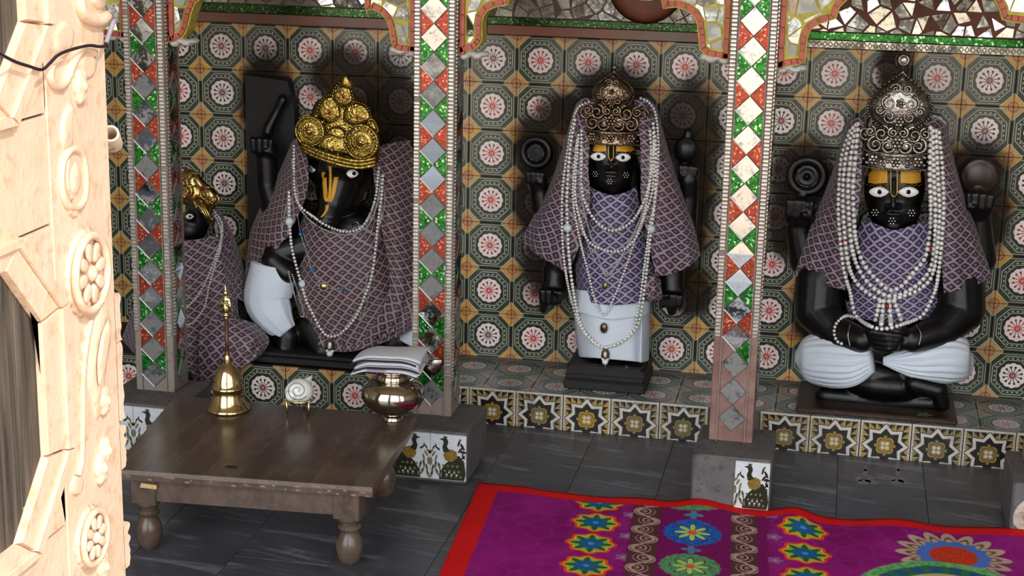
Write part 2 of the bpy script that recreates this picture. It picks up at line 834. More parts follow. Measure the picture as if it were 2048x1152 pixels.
def mat_fabric(name='purple brocade', ga=(52, 38, 62), gb=(70, 42, 50), ta=(196, 178, 186), tb=(164, 140, 144), scale=.031):
    n = new(name)
    u, v, _ = n.uv()
    wob = (n.noise(18, 2) - .5) * .12
    a = (u * .82 + v) / scale + wob
    b = (u * .82 - v) / scale + wob
    fa, fb = a.fract() - .5, b.fract() - .5
    zig = (b * 2 * PI).sin() * .035
    zag = (a * 2 * PI).sin() * .035
    la = (.5 - (fa + zig).abs())
    lb = (.5 - (fb + zag).abs())
    edge = la.abs().min(lb.abs())
    # cells hold a little leaf
    p, q = (fa + fb), (fa - fb)
    leaf = ((p + .06) * (p + .06) * 2.0 + q * q * 1.6).sqrt()
    nz = n.noise(9, 3)
    big = n.noise(4.5, 3)
    ground = n.mix(big.step(.3, .7), srgb(*ga), srgb(*gb))
    thread = n.mix(nz, srgb(*ta), srgb(*tb))
    col = ground
    col = n.mix(leaf.band(.15, .245, .03) * .8, col, thread)
    col = n.mix((q.abs()).below(.03, .015) * leaf.below(.22, .03) * .7, col, thread)
    col = n.mix(edge.below(.10, .03), col, thread)
    col = n.mix(edge.below(.018, .012), col, srgb(96, 80, 100))
    weave = n.noise(420, 2, .5)
    col = n.mix(weave * .35, col, srgb(40, 30, 46))
    return n.set(col, .62, 0.0, edge.below(.09, .05) + weave * .4, .35, .0012, **{'Sheen Weight': .15})


def mat_rug():
    n = new('printed velvet rug')
    u, v, _ = n.uv()      # u: metres from the left edge, v: metres from the back edge
    e = .0025
    nz = n.noise(90, 4, .7)
    cl = n.voro(13, 'DISTANCE_TO_EDGE')
    field = n.mix(n.noise(7, 3).step(.3, .7), srgb(122, 12, 96), srgb(146, 22, 118))
    field = n.mix(cl.below(.05, .05) * .35, field, srgb(150, 44, 130))
    col = field
    mag = n.mix(nz, srgb(126, 14, 98), srgb(104, 8, 74))
    col = n.mix(u.band(.44, .80, .004), col, mag)

    def polar(cx, cy, sx=1.0, sy=1.0):
        a, b = (u - cx) / sx, (v - cy) / sy
        return (a * a + b * b).sqrt(), b.atan2(a)

    def rep(cx, y0, pitch):
        k = ((v - y0) / pitch)
        b = ((k + .5).fract() - .5) * pitch
        a = u - cx
        return (a * a + b * b).sqrt(), b.atan2(a), (k + .5).floor(), a, b

    def flower(col, cx, y0, pitch, R0):
        r, th, k, a, b = rep(cx, y0, pitch)
        q = r / (R0 * (.93 + .07 * (th * 8).cos()))
        ok = v.gt(.055)
        col = n.mix(q.below(1, .03) * ok, col, srgb(226, 74, 24))
        col = n.mix(q.below(.86, .04) * ok, col, srgb(226, 178, 50))
        col = n.mix(q.below(.78, .04) * ok, col, srgb(142, 178, 66))
        s = r / (R0 * (.40 + .42 * (th * 4).cos().abs().pow(2.5)))
        col = n.mix(s.below(1, .06) * ok, col, srgb(46, 92, 56))
        s2 = r / (R0 * (.28 + .22 * (th * 4 + .4).sin().abs()))
        col = n.mix(s2.below(1, .06) * ok, col, srgb(26, 92, 150))
        col = n.mix((r / (R0 * .12)).below(1, .1) * ok, col, srgb(70, 150, 196))
        return col

    col = flower(col, .349, .199, .1425, .068)
    col = flower(col, .892, .119, .150, .068)
    # pale little flowers beside them
    for cx, y0 in ((.436, .27), (.815, .19)):
        r, th, k, a, b = rep(cx, y0, .1425)
        col = n.mix((r / (.022 * (.6 + .4 * (th * 2.5).cos().abs()))).below(1, .1) * .8, col, srgb(140, 96, 150))
        col = n.mix((r / .006).below(1, .2), col, srgb(190, 130, 120))
    # blue and green medallions in the middle row
    r, th, k, a, b = rep(.604, .217, .209)
    par = (k / 2).fract().abs().gt(.25)
    sc = r / (.078 * (.93 + .07 * (th * 9).cos().abs()))
    tone = n.mix(par, srgb(26, 104, 190), srgb(84, 116, 92))
    tone2 = n.mix(par, srgb(40, 70, 150), srgb(92, 160, 96))
    fl = n.noise(120, 2)
    col = n.mix(sc.below(1, .04), col, n.mix(fl.step(.45, .55), tone, tone2))
    p8 = (th * 4).cos().abs().pow(1.2)
    col = n.mix((r / (.014 + .040 * p8)).below(1, .06), col, srgb(30, 50, 46))
    col = n.mix((r / (.010 + .038 * p8)).below(1, .06), col, srgb(164, 196, 104))
    col = n.mix((r / .013).below(1, .1), col, srgb(206, 90, 58))
    r, th, k, a, b = rep(.604, .1125, .209)
    col = n.mix((r / (.026 * (.35 + .65 * (th * 2).cos().abs()))).below(1, .1) * .85, col, srgb(64, 130, 160))
    # brown scrolling bands
    for cx, w in ((.481, .037), (.738, .034)):
        a = (u - cx) / w
        k = v / .062
        sgn = ((k.floor() / 2).fract().gt(.25) * 2 - 1)
        b = (k.fract() - .5) * .062
        inb = a.abs().below(1, .05) * v.gt(.05)
        col = n.mix(inb, col, srgb(86, 44, 52))
        ax = (u - cx) + sgn * .010
        rr = (ax * ax + b * b).sqrt()
        t2 = b.atan2(ax * sgn)
        spir = (rr / .0125 + t2 / (2 * PI)).fract()
        lw = (spir - .5).abs().below(.17, .06) * rr.below(.031, .004)
        wav = ((u - cx) - (v / .062 * PI).sin() * .026).abs().below(.005, .002)
        col = n.mix(lw.max(wav) * inb, col, srgb(176, 150, 134))
    # sunburst and green wheel on the right
    sx, sy = 1.2655, .199
    r, th = polar(sx, sy)
    pt = (th * 8).cos().abs()
    col = n.mix((r / (.098 + .046 * pt.pow(.8))).below(1, .03), col, srgb(176, 156, 130))
    col = n.mix((r / (.088 + .036 * pt.pow(1.6))).band(.86, .97, .03), col, srgb(112, 76, 66))
    col = n.mix((r / (.090 + .005 * (th * 14).cos())).below(1, .03), col, srgb(74, 110, 188))
    col = n.mix((r / .060).below(1, .04), col, n.mix(n.noise(160, 2).step(.4, .6), srgb(204, 62, 26), srgb(170, 48, 30)))
    r, th = polar(1.235, .475)
    rag = n.noise(80, 3)
    rr = r + (rag - .5) * .018
    grn = n.mix(rag.step(.4, .6), srgb(70, 150, 90), srgb(124, 178, 104))
    gm = rr.below(.235, .004)
    col = n.mix(gm, col, grn)
    col = n.mix(rr.below(.205, .004), col, srgb(52, 104, 76))
    an = ((th * 12 / PI).fract() - .5).abs()
    col = n.mix(r.band(.165, .20, .004) * an.below(.3, .05), col, srgb(36, 86, 124))
    col = n.mix(r.below(.158, .004), col, srgb(190, 176, 120))
    col = n.mix(r.below(.146, .004), col, srgb(70, 140, 86))
    # red binding
    bind = u.below(.061, .002).max(v.below(.052, .002))
    red = n.mix(n.noise(30, 3), srgb(214, 24, 20), srgb(194, 18, 24))
    st = ((u / .012).fract() - .5).abs().below(.06, .03) * u.lt(.06)
    red = n.mix(st * .4, red, srgb(140, 22, 26))
    col = n.mix(bind, col, red)
    return n.set(col, .75, 0.0, nz + n.noise(500, 2) * .6, .35, .0015, **{'Specular IOR Level': .15})


def mat_slate():
    n = new('dark slate slab')
    rn = n.rnd()
    x, y, z = n.obj()
    v = n.vec(x * 3.0, y * 14.0 + x * 3.0, z * 8)
    vein = n.noise(1.0, 6, .62, vec=v, dist=1.2)
    nz = n.noise(5, 5, .65)
    col = n.mix(nz.step(.3, .7), srgb(62, 67, 79), srgb(76, 76, 82))
    col = n.mix(n.noise(6, 4).step(.4, .6) * .6, col, srgb(50, 52, 60))
    col = n.mix(vein.step(.5, .66) * .8, col, srgb(128, 136, 150))
    col = n.mix((1 - vein.step(.28, .42)) * .7, col, srgb(40, 41, 48))
    col = n.mix(rn * .35, col, srgb(80, 72, 66))
    col = n.mix(n.noise(2.2, 4).step(.55, .8) * .45, col, srgb(78, 66, 58))
    return n.set(col, nz * .25 + .26, 0.0, vein + n.noise(160, 3) * .4, .18, .002)


def mat_wood_dark():
    n = new('dark varnished table wood')
    x, y, z = n.obj()
    g = n.noise(1.0, 6, .6, vec=n.vec(x * 26, y * 2.2, z * 20), dist=.5)
    col = n.mix(g.step(.3, .7), srgb(64, 50, 43), srgb(90, 73, 62))
    dust = n.noise(6, 5, .7)
    col = n.mix(dust.step(.35, .85) * .35, col, srgb(120, 106, 95))
    sp = n.noise(70, 3, .7)
    col = n.mix(sp.step(.70, .76), col, srgb(140, 120, 102))
    return n.set(col, dust * .12 + .17, 0.0, g + sp * .3, .08, .001)


def mat_plaster(name, a, b, c, rough=.8):
    n = new(name)
    n1, n2 = n.noise(12, 6, .65), n.noise(45, 5, .6)
    col = n.mix(n1.step(.35, .65), a, b)
    col = n.mix(n2.step(.52, .7) * .8, col, c)
    return n.set(col, rough, 0.0, n2 + n1, .5, .004)


def mat_mirror(name, tint, rough, dirt, dirtcol):
    n = new(name)
    nz = n.noise(26, 5, .65)
    sp = n.noise(120, 3, .6)
    f = (nz + (sp - .5) * .5).step(.52 - dirt * .35, .85 - dirt * .2)
    col = n.mix(f, tint, dirtcol)
    return n.set(col, f * .45 + rough, 1 - f * .9, n.noise(14, 2, space='obj'), .06, .004)


def mat_glitter(name, a, b, c):
    n = new(name)
    v1 = n.voro(190, 'F1', out='Color')
    sep = n.sep(v1)
    col = n.mix(sep[0].step(.2, .8), a, b)
    col = n.mix(sep[1].step(.86, .92), col, c)
    # every flake faces its own way
    nm = n.t.nodes.new('ShaderNodeBump')
    return n.set(col, .22, .55, sep[2], .55, .003)


def mat_gold(name, a, b, st=.45):
    n = new(name)
    v = n.voro(150, 'F1')
    nz = n.noise(60, 4, .6)
    col = n.mix(nz.step(.3, .7), a, b)
    return n.set(col, nz * .2 + .2, 1.0, v + nz * .6, st, .003)


M_['tile'] = mat_tile()
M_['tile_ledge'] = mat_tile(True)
M_['star'] = mat_star()
M_['fabric'] = mat_fabric()
M_['fabric_blue'] = mat_fabric('blue violet brocade', (40, 38, 84), (56, 40, 66), (196, 190, 214), (172, 156, 176))
M_['fabric_maroon'] = mat_fabric('maroon brocade', (54, 34, 46), (58, 36, 38), (180, 156, 158), (160, 132, 128))
M_['rug'] = mat_rug()
M_['slate'] = mat_slate()
M_['wood'] = mat_wood_dark()
M_['grout'] = plain('grey cement', srgb(92, 86, 78), .9, scale=20, bump=.3)
M_['wallplaster'] = plain('lime plastered wall', srgb(196, 184, 166), .85, scale=8, bump=.2)
M_['ceil'] = plain('whitewashed ceiling', srgb(200, 192, 178), .85, scale=6, bump=.2)
M_['court'] = plain('sunlit sandstone paving', srgb(196, 172, 146), .8, scale=4, bump=.2)
M_['pedestal'] = mat_plaster('grey slate block', srgb(80, 80, 82), srgb(98, 94, 92), srgb(58, 54, 52), .6)
M_['colcore'] = mat_plaster('worn grey and pink plaster', srgb(132, 124, 116), srgb(140, 116, 106), srgb(108, 104, 98), .6)
M_['colred'] = mat_plaster('rubbed brick red plaster', srgb(116, 78, 68), srgb(136, 110, 100), srgb(104, 88, 80), .5)
M_['mirror'] = mat_mirror('diamond mirror glass', srgb(196, 200, 202), .05, .15, srgb(112, 110, 104))
M_['mirror_dull'] = mat_mirror('dusty diamond mirror', srgb(150, 156, 158), .12, .75, srgb(116, 112, 108))
M_['shard_a'] = mat_mirror('broken mirror', srgb(190, 194, 190), .06, .3, srgb(150, 148, 138))
M_['shard_b'] = mat_mirror('broken frosted mirror', srgb(168, 170, 162), .3, .6, srgb(160, 158, 146))
M_['shard_c'] = mat_mirror('broken sooty mirror', srgb(150, 146, 138), .15, .7, srgb(104, 98, 88))
M_['lead'] = plain('pale mirror edge', srgb(232, 232, 226), .35, .1, .1)
M_['bead'] = plain('silvered glass beads', srgb(222, 220, 212), .22, .7, .3, 40)
M_['green'] = mat_glitter('green glitter glass', srgb(12, 78, 22), srgb(36, 130, 38), srgb(180, 230, 170))
M_['green_dark'] = mat_glitter('sooty green glitter glass', srgb(30, 52, 20), srgb(44, 84, 30), srgb(110, 150, 90))
M_['red'] = mat_glitter('brick red glass', srgb(138, 48, 30), srgb(164, 68, 44), srgb(220, 150, 120))
M_['redtile'] = plain('brick red glass strip', srgb(176, 72, 58), .35, .1, .35, 60, .2)
M_['redstrip'] = plain('dull red and grey strip', srgb(126, 66, 46), .4, .1, .5, 9, .2, srgb(104, 88, 76))
M_['yellow'] = plain('yellow painted grout', srgb(190, 176, 66), .7, 0, .35, 40, .3)
M_['redground'] = plain('red brown painted ground', srgb(122, 64, 38), .6, 0, .35, 20, .2)
M_['greyground'] = plain('grey mosaic bed', srgb(110, 98, 84), .7, 0, .4, 20, .2)
M_['foil'] = mat_mirror('embossed silver foil strip', srgb(190, 186, 170), .28, .5, srgb(140, 130, 110))
M_['stone'] = plain('oiled black stone', srgb(12, 10, 10), .36, 0, .5, 25, .12, **{'Specular IOR Level': .36})
M_['stone2'] = plain('dull black stone', srgb(22, 18, 17), .62, 0, .45, 20, .3)
M_['brownstone'] = plain('oil stained brown stone', srgb(62, 42, 34), .35, 0, .5, 12, .25)
M_['eyewhite'] = plain('white enamel', srgb(232, 232, 230), .2, 0, .05)
M_['eyeblack'] = plain('black enamel', srgb(12, 14, 18), .12, 0, .1)
M_['eyered'] = plain('pink enamel', srgb(196, 120, 110), .3, 0, .1)
M_['tilak'] = plain('yellow sandal paste', srgb(214, 156, 40), .6, 0, .22, 30, .1)
M_['tilak_line'] = plain('dark and gold line paste', srgb(206, 164, 70), .5, 0, .2)
M_['dhoti'] = plain('white cotton cloth', srgb(206, 214, 224), .75, 0, .07, 12, .15)
M_['pearl'] = plain('pearl', srgb(226, 224, 218), .2, .1, .12, 30, **{'Coat Weight': .5})
M_['pearl_fine'] = plain('fine silver pearl', srgb(190, 190, 186), .22, .35, .2, 30)
M_['silver'] = mat_gold('embossed silver', srgb(172, 168, 160), srgb(112, 102, 92), .22)
M_['silver_dark'] = mat_gold('tarnished silver', srgb(146, 128, 108), srgb(98, 80, 64), .3)
M_['gold'] = mat_gold('embossed gold', srgb(182, 158, 84), srgb(124, 100, 44))
M_['gold2'] = plain('pale gold', srgb(220, 190, 120), .2, 1.0, .4, 40, .15)
M_['brass'] = plain('polished brass', srgb(220, 198, 146), .15, 1.0, .18, 20)
M_['copper'] = plain('reddish brass rod', srgb(176, 132, 112), .25, .9, .2, 20)
M_['pot'] = plain('polished bell metal', srgb(192, 184, 166), .10, 1.0, .15, 10)
M_['gem'] = plain('red gem', srgb(150, 20, 18), .12, .2, .2)
M_['bluebead'] = plain('blue bead', srgb(30, 120, 190), .2, 0, .2)
M_['whitebead'] = plain('white glass bead', srgb(200, 212, 212), .2, 0, .06)
M_['conch'] = plain('white conch shell', srgb(226, 228, 226), .22, 0, .08, 14, .06)
M_['cream'] = mat_plaster('cream painted door wood', srgb(232, 200, 174), srgb(226, 192, 162), srgb(206, 166, 130), .65)
M_['peacream'] = plain('white glazed tile', srgb(206, 210, 214), .22, 0, .12, 40)
M_['peadark'] = plain('dark olive print', srgb(40, 42, 26), .3, 0, .35, 90)
M_['peagold'] = plain('ochre print', srgb(140, 112, 44), .3, 0, .35, 90)
M_['peagrey'] = plain('grey green print', srgb(118, 116, 92), .3, 0, .3, 90)
M_['plank'] = None
M_['pvc'] = plain('cream plastic pipe', srgb(224, 204, 180), .5, 0, .1)
M_['cable'] = plain('black cable', srgb(40, 28, 40), .45, 0, .2)
M_['cablewhite'] = plain('grey tape', srgb(150, 140, 150), .5, 0, .2)
M_['chalk'] = plain('faded white chalk', srgb(126, 126, 134), .9, 0, .3, 80)
M_['leafgreen'] = plain('dried tulsi leaf', srgb(74, 88, 52), .7, 0, .3, 60)
M_['terracotta'] = plain('red brown paint', srgb(128, 66, 38), .5, 0, .35, 14, .2)


def mat_plank():
    n = new('weathered dark wood')
    x, y, z = n.obj()
    g = n.noise(1.0, 7, .65, vec=n.vec(x * 30, y * 95, z * 5), dist=.6)
    g2 = n.noise(1.0, 4, .6, vec=n.vec(x * 30, y * 30, z * 1.5))
    col = n.mix(g.step(.3, .7), srgb(46, 40, 34), srgb(102, 90, 76))
    col = n.mix(g2.step(.5, .75) * .6, col, srgb(46, 40, 33))
    return n.set(col, .75, 0.0, g, .6, .003)


M_['plank'] = mat_plank()


def mat_towel():
    n = new('folded towel cotton')
    u, v, _ = n.uv()
    wv = n.noise(300, 2)
    col = n.mix(wv, srgb(206, 206, 210), srgb(180, 178, 188))
    col = n.mix(u.band(.035, .075, .004), col, srgb(150, 140, 156))
    lay = ((u / .30).fract()).gt(.5)
    col = n.mix(v.below(.004, .0005) * lay, col, srgb(30, 24, 32))
    return n.set(col, .85, 0.0, wv, .4, .001)


M_['towel'] = mat_towel()
# ------------------------------------------------------------------ the setting
def struct(o, label=None):
    o['kind'] = 'structure'
    if label:
        o['label'] = label
    return o


RX0, RX1, FY = -2.0, 5.2, -3.75      # room sides, inner face of the front wall
CEIL = 3.1

# courtyard outside
struct(B().box(-30, 30, -40, FY - .2, -.30, -.06).obj('courtyard_ground', M_['court']), 'sunlit sandstone courtyard outside the shrine')
# floor bed with slabs
floor = struct(B().box(RX0, RX1, FY - .2, .2, -.12, -.012).obj('floor', M_['grout']), 'dark slate floor of the shrine')
slab_meshes = {}


def slab(x0, x1, y0, y1):
    key = (round(x1 - x0, 4), round(y1 - y0, 4))
    if key not in slab_meshes:
        b = B().box(-key[0] / 2 + .0006, key[0] / 2 - .0006, -key[1] / 2 + .0006, key[1] / 2 - .0006, -.012, 0, .0008)
        me = bpy.data.meshes.new('slab')
        me.from_pydata([tuple(v) for v in b.v], [], b.f)
        me.materials.append(M_['slate'])
        slab_meshes[key] = me
    o = link('slab', slab_meshes[key], None, floor)
    fl = rootloc(floor)
    o.location = Vector(((x0 + x1) / 2, (y0 + y1) / 2, 0)) - fl


x = -.9
ci = 0
while x < 3.4:
    w = .245
    y = -.30 - (.0 if ci % 2 else .22)
    slab(x, x + w, y, -.05)
    while y > -2.6:
        slab(x, x + w, y - .46, y)
        y -= .46
    x += w
    ci += 1
b = B()
b.box(RX0, -.9, FY - .2, .0, -.012, 0).box(x, RX1, FY - .2, 0, -.012, 0).box(-.9, x, FY - .2, -2.6, -.012, 0)
slab_rest = b.obj('outer_slabs', M_['slate'], floor)
slab_rest['kind'] = 'stuff'

# walls and ceiling
wall_back = struct(B().box(RX0, RX1, .008, .25, -.1, CEIL).obj('wall_back', M_['grout']), 'tiled back wall of the three niches')
struct(B().box(RX0 - .2, RX0, FY - .2, .25, -.1, CEIL).obj('wall_left', M_['wallplaster']), 'plastered left side wall')
struct(B().box(RX1, RX1 + .2, FY - .2, .25, -.1, CEIL).obj('wall_right', M_['wallplaster']), 'plastered right side wall')
struct(B().box(RX0 - .2, RX1 + .2, FY - .2, .25, CEIL, CEIL + .2).obj('ceiling', M_['ceil']), 'plain ceiling over the shrine')
b = B()
for x0, x1 in ((RX0, -1.25), (.75, 1.06), (3.0, 3.35), (4.9, RX1)):
    b.box(x0, x1, FY - .2, FY, -.1, 2.9)
b.box(RX0, RX1, FY - .2, FY, 2.9, CEIL)
struct(b.obj('wall_front', M_['wallplaster']), 'front wall with three tall open doorways')

# --- back wall tiles
T = .15
bt = B().box(-.0744, .0744, -.007, .003, -.0744, .0744, .0014)
tile_me = bpy.data.meshes.new('wall_tile')
tile_me.from_pydata([tuple(v) for v in bt.v], [], bt.f)
tile_me.materials.append(M_['tile'])
ROW0 = 1.1
wl = rootloc(wall_back)
for c_ in range(-4, 19):
    for r_ in range(7):
        o = link('wall_tile', tile_me, None, wall_back)
        o.location = Vector((c_ * T + .0, .005, ROW0 - r_ * T)) - wl
        o.rotation_euler = (R.uniform(-.006, .006), 0, R.uniform(-.006, .006))


def tileset(pieces, name, parent, me):
    pl = rootloc(parent)
    for (loc, rot) in pieces:
        o = link(name, me, None, parent)
        o.location = Vector(loc) - pl
        o.rotation_euler = rot


# --- ledges of the middle and right niches, platform of the left niche
LT = .115
ledge = struct(B().box(.80, 2.95, -.288, .008, -.1, LT - .007).obj('plinth', M_['grout']), 'low tiled ledge under the middle and right statues')
bt2 = B().box(-.0744, .0744, -.005, .002, -.0744, .0744, .0012)
ledge_me = tile_me
pieces = []
for c_ in range(6, 19):
    for k in range(2):
        pieces.append(((c_ * T - .03, -.222 + k * .15 - (.0 if k else 0), LT - .007 + .005), (-PI / 2, 0, 0)))
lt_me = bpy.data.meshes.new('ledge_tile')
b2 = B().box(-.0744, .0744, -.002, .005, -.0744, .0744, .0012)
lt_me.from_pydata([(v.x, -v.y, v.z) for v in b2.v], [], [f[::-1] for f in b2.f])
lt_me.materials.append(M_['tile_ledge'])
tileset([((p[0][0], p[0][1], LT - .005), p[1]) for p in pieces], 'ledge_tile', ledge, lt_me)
bs = B().box(-.0725, .0725, -.008, .004, -.0415 - .0, .0735, .0012)
star_me = bpy.data.meshes.new('star_tile')
star_me.from_pydata([tuple(v) for v in bs.v], [], bs.f)
star_me.materials.append(M_['star'])
tileset([((.907 + .1482 * (k + .5), -.292, LT - .0735), (0, 0, 0)) for k in range(-1, 5)] +
        [((1.803 + .1482 * (k + .5), -.292, LT - .0735), (0, 0, 0)) for k in range(0, 7)], 'star_tile', ledge, star_me)

plat = struct(B().box(-.8, .80, -.343, .008, -.1, .146).obj('platform', M_['stone2']), 'low dark platform with octagon tiles in the left niche')
tileset([((.252 + .151 * k, -.347, .0735), (0, 0, 0)) for k in range(-6, 4)], 'front_tile', plat, tile_me)

# --- strips above the tiles
zt = ROW0 + T / 2


def wallstrip(name, x0, x1, z0, z1, mat, y=-.004):
    return B().box(x0, x1, y, .010, z0, z1, .001).obj(name, mat, wall_back)


wallstrip('red_strip', -.6, .86, zt + .003, zt + .034, M_['redstrip'])
wallstrip('green_strip', -.6, .86, zt + .036, zt + .062, M_['green_dark'])
wallstrip('red_strip', .88, 1.72, zt + .001, zt + .030, M_['redstrip'])
wallstrip('green_strip', .88, 1.72, zt + .032, zt + .054, M_['green_dark'])
wallstrip('silver_strip', 1.74, 2.75, zt + .001, zt + .024, M_['foil'])
# embossed diamonds on the foil
bd = B()
for k in range(60):
    xx = 1.75 + k * .0165
    zc = zt + .0125
    bd.prism([(xx - .008, -.0035, zc), (xx, -.0035, zc - .01), (xx + .008, -.0035, zc), (xx, -.0035, zc + .01)], (0, -.004, 0), inset=.004)
o = bd.obj('embossed_diamonds', M_['foil'], wall_back)
o['kind'] = 'stuff'
wallstrip('green_strip', 1.74, 2.75, zt + .026, zt + .048, M_['green'], -.006)
wallstrip('mosaic_bed', -.6, .87, zt + .062, zt + .40, M_['greyground'], .002)
wallstrip('mosaic_bed', .87, 1.73, zt + .054, zt + .40, M_['greyground'], .002)
wallstrip('mosaic_bed', 1.73, 2.75, zt + .048, zt + .40, M_['redground'], .002)


# --- broken mirror mosaic: cells of a jittered grid, clipped to a region
def clip_half(poly, px_, pz_, nx, nz):
    out = []
    for i in range(len(poly)):
        a, c = poly[i], poly[(i + 1) % len(poly)]
        da = (a[0] - px_) * nx + (a[1] - pz_) * nz
        dc = (c[0] - px_) * nx + (c[1] - pz_) * nz
        if da <= 0:
            out.append(a)
        if da * dc < 0:
            t = da / (da - dc)
            out.append((a[0] + (c[0] - a[0]) * t, a[1] + (c[1] - a[1]) * t))
    return out


def inside(poly, p):
    c = False
    for i in range(len(poly)):
        a, b_ = poly[i], poly[i - 1]
        if (a[1] > p[1]) != (b_[1] > p[1]) and p[0] < (b_[0] - a[0]) * (p[1] - a[1]) / (b_[1] - a[1]) + a[0]:
            c = not c
    return c


def area(p):
    return .5 * sum(p[i - 1][0] * p[i][1] - p[i][0] * p[i - 1][1] for i in range(len(p)))


def voronoi(region, pitch, rng, jit=.85):
    xs = [p[0] for p in region]
    zs = [p[1] for p in region]
    seeds = []
    z = min(zs) - pitch
    k = 0
    while z < max(zs) + pitch:
        x_ = min(xs) - pitch + (pitch / 2 if k % 2 else 0)
        while x_ < max(xs) + pitch:
            seeds.append((x_ + rng.uniform(-.5, .5) * jit * pitch, z + rng.uniform(-.5, .5) * jit * pitch))
            x_ += pitch
        z += pitch
        k += 1
    cells = []
    for i, s in enumerate(seeds):
        cell = [(s[0] - 2 * pitch, s[1] - 2 * pitch), (s[0] + 2 * pitch, s[1] - 2 * pitch), (s[0] + 2 * pitch, s[1] + 2 * pitch), (s[0] - 2 * pitch, s[1] + 2 * pitch)]
        for j, q in enumerate(seeds):
            dx, dz = q[0] - s[0], q[1] - s[1]
            if i == j or dx * dx + dz * dz > 9 * pitch * pitch:
                continue
            cell = clip_half(cell, (s[0] + q[0]) / 2, (s[1] + q[1]) / 2, dx, dz)
            if len(cell) < 3:
                break
        if len(cell) < 3:
            continue
        poly = list(region)
        for a in range(len(cell)):
            p0, p1 = cell[a], cell[(a + 1) % len(cell)]
            poly = clip_half(poly, p0[0], p0[1], (p1[1] - p0[1]), -(p1[0] - p0[0]))
            if len(poly) < 3:
                break
        if len(poly) >= 3 and abs(area(poly)) > .04 * pitch * pitch:
            cells.append(poly)
    return cells


def angular(poly, k):
    poly = list(poly)
    while len(poly) > k:
        a = [abs(area([poly[i - 1], poly[i], poly[(i + 1) % len(poly)]])) for i in range(len(poly))]
        poly.pop(a.index(min(a)))
    return poly


def shards(region, pitch, Y, parent, mats, rng, shrink=.90, skip=0.0, tilt=.10, name='mirror_shard', thick=.004, corners=(4, 4, 5)):
    n = 0
    for poly in voronoi(region, pitch, rng):
        if rng.random() < skip:
            continue
        poly = angular(poly, rng.choice(corners))
        cx = sum(p[0] for p in poly) / len(poly)
        cz = sum(p[1] for p in poly) / len(poly)
        sh = shrink * rng.uniform(.94, 1.0)
        ta, tb = rng.uniform(-tilt, tilt), rng.uniform(-tilt, tilt)
        pts = []
        for (a, c) in poly:
            a, c = cx + (a - cx) * sh, cz + (c - cz) * sh
            pts.append(Vector((a, Y - .0005 + ta * (a - cx) * .5 + tb * (c - cz) * .5, c)))
        bb = B().prism(pts, (0, -thick, 0))
        bb.obj(name, rng.choice(mats), parent)
        n += 1
    return n


rg = random.Random(5)
shards([(-.12, zt + .064), (.84, zt + .064), (.84, zt + .26), (-.12, zt + .26)], .055, .002, wall_back, [M_['shard_a'], M_['shard_c'], M_['shard_c'], M_['shard_b']], rg, .92, .0, .16)
shards([(.90, zt + .056), (1.70, zt + .056), (1.70, zt + .26), (.90, zt + .26)], .050, .002, wall_back, [M_['shard_c'], M_['shard_c'], M_['shard_b']], rg, .93, .0, .12)
shards([(1.76, zt + .050), (2.60, zt + .050), (2.60, zt + .26), (1.76, zt + .26)], .043, .002, wall_back, [M_['shard_a'], M_['shard_a'], M_['shard_b']], rg, .86, .0, .22, corners=(3, 4, 4, 4))
# the big brown ring above the middle statue
c0 = at(1292, -30, -.012)
ring = B()
pts_o = [Vector((c0.x + .118 * math.cos(a * PI / 32), -.004, c0.z + .118 * math.sin(a * PI / 32))) for a in range(64)]
ring.puff(pts_o, Vector((c0.x, -.004, c0.z)), (0, -.016, 0), 6, power=.25)
o = ring.obj('round_boss', M_['terracotta'], wall_back, True)
o['label'] = 'dark red brown round boss above the middle statue'
shards([(c0.x + .062 * math.cos(a * PI / 8), c0.z + .012 + .062 * math.sin(a * PI / 8)) for a in range(16)], .05, -.0205, wall_back, [M_['shard_a']], rg, .92, 0, .05)

# ------------------------------------------------------------------ mirror columns
CF, CBK = -.70, -.59      # front and back of the shafts
PT = .152                 # pedestal height


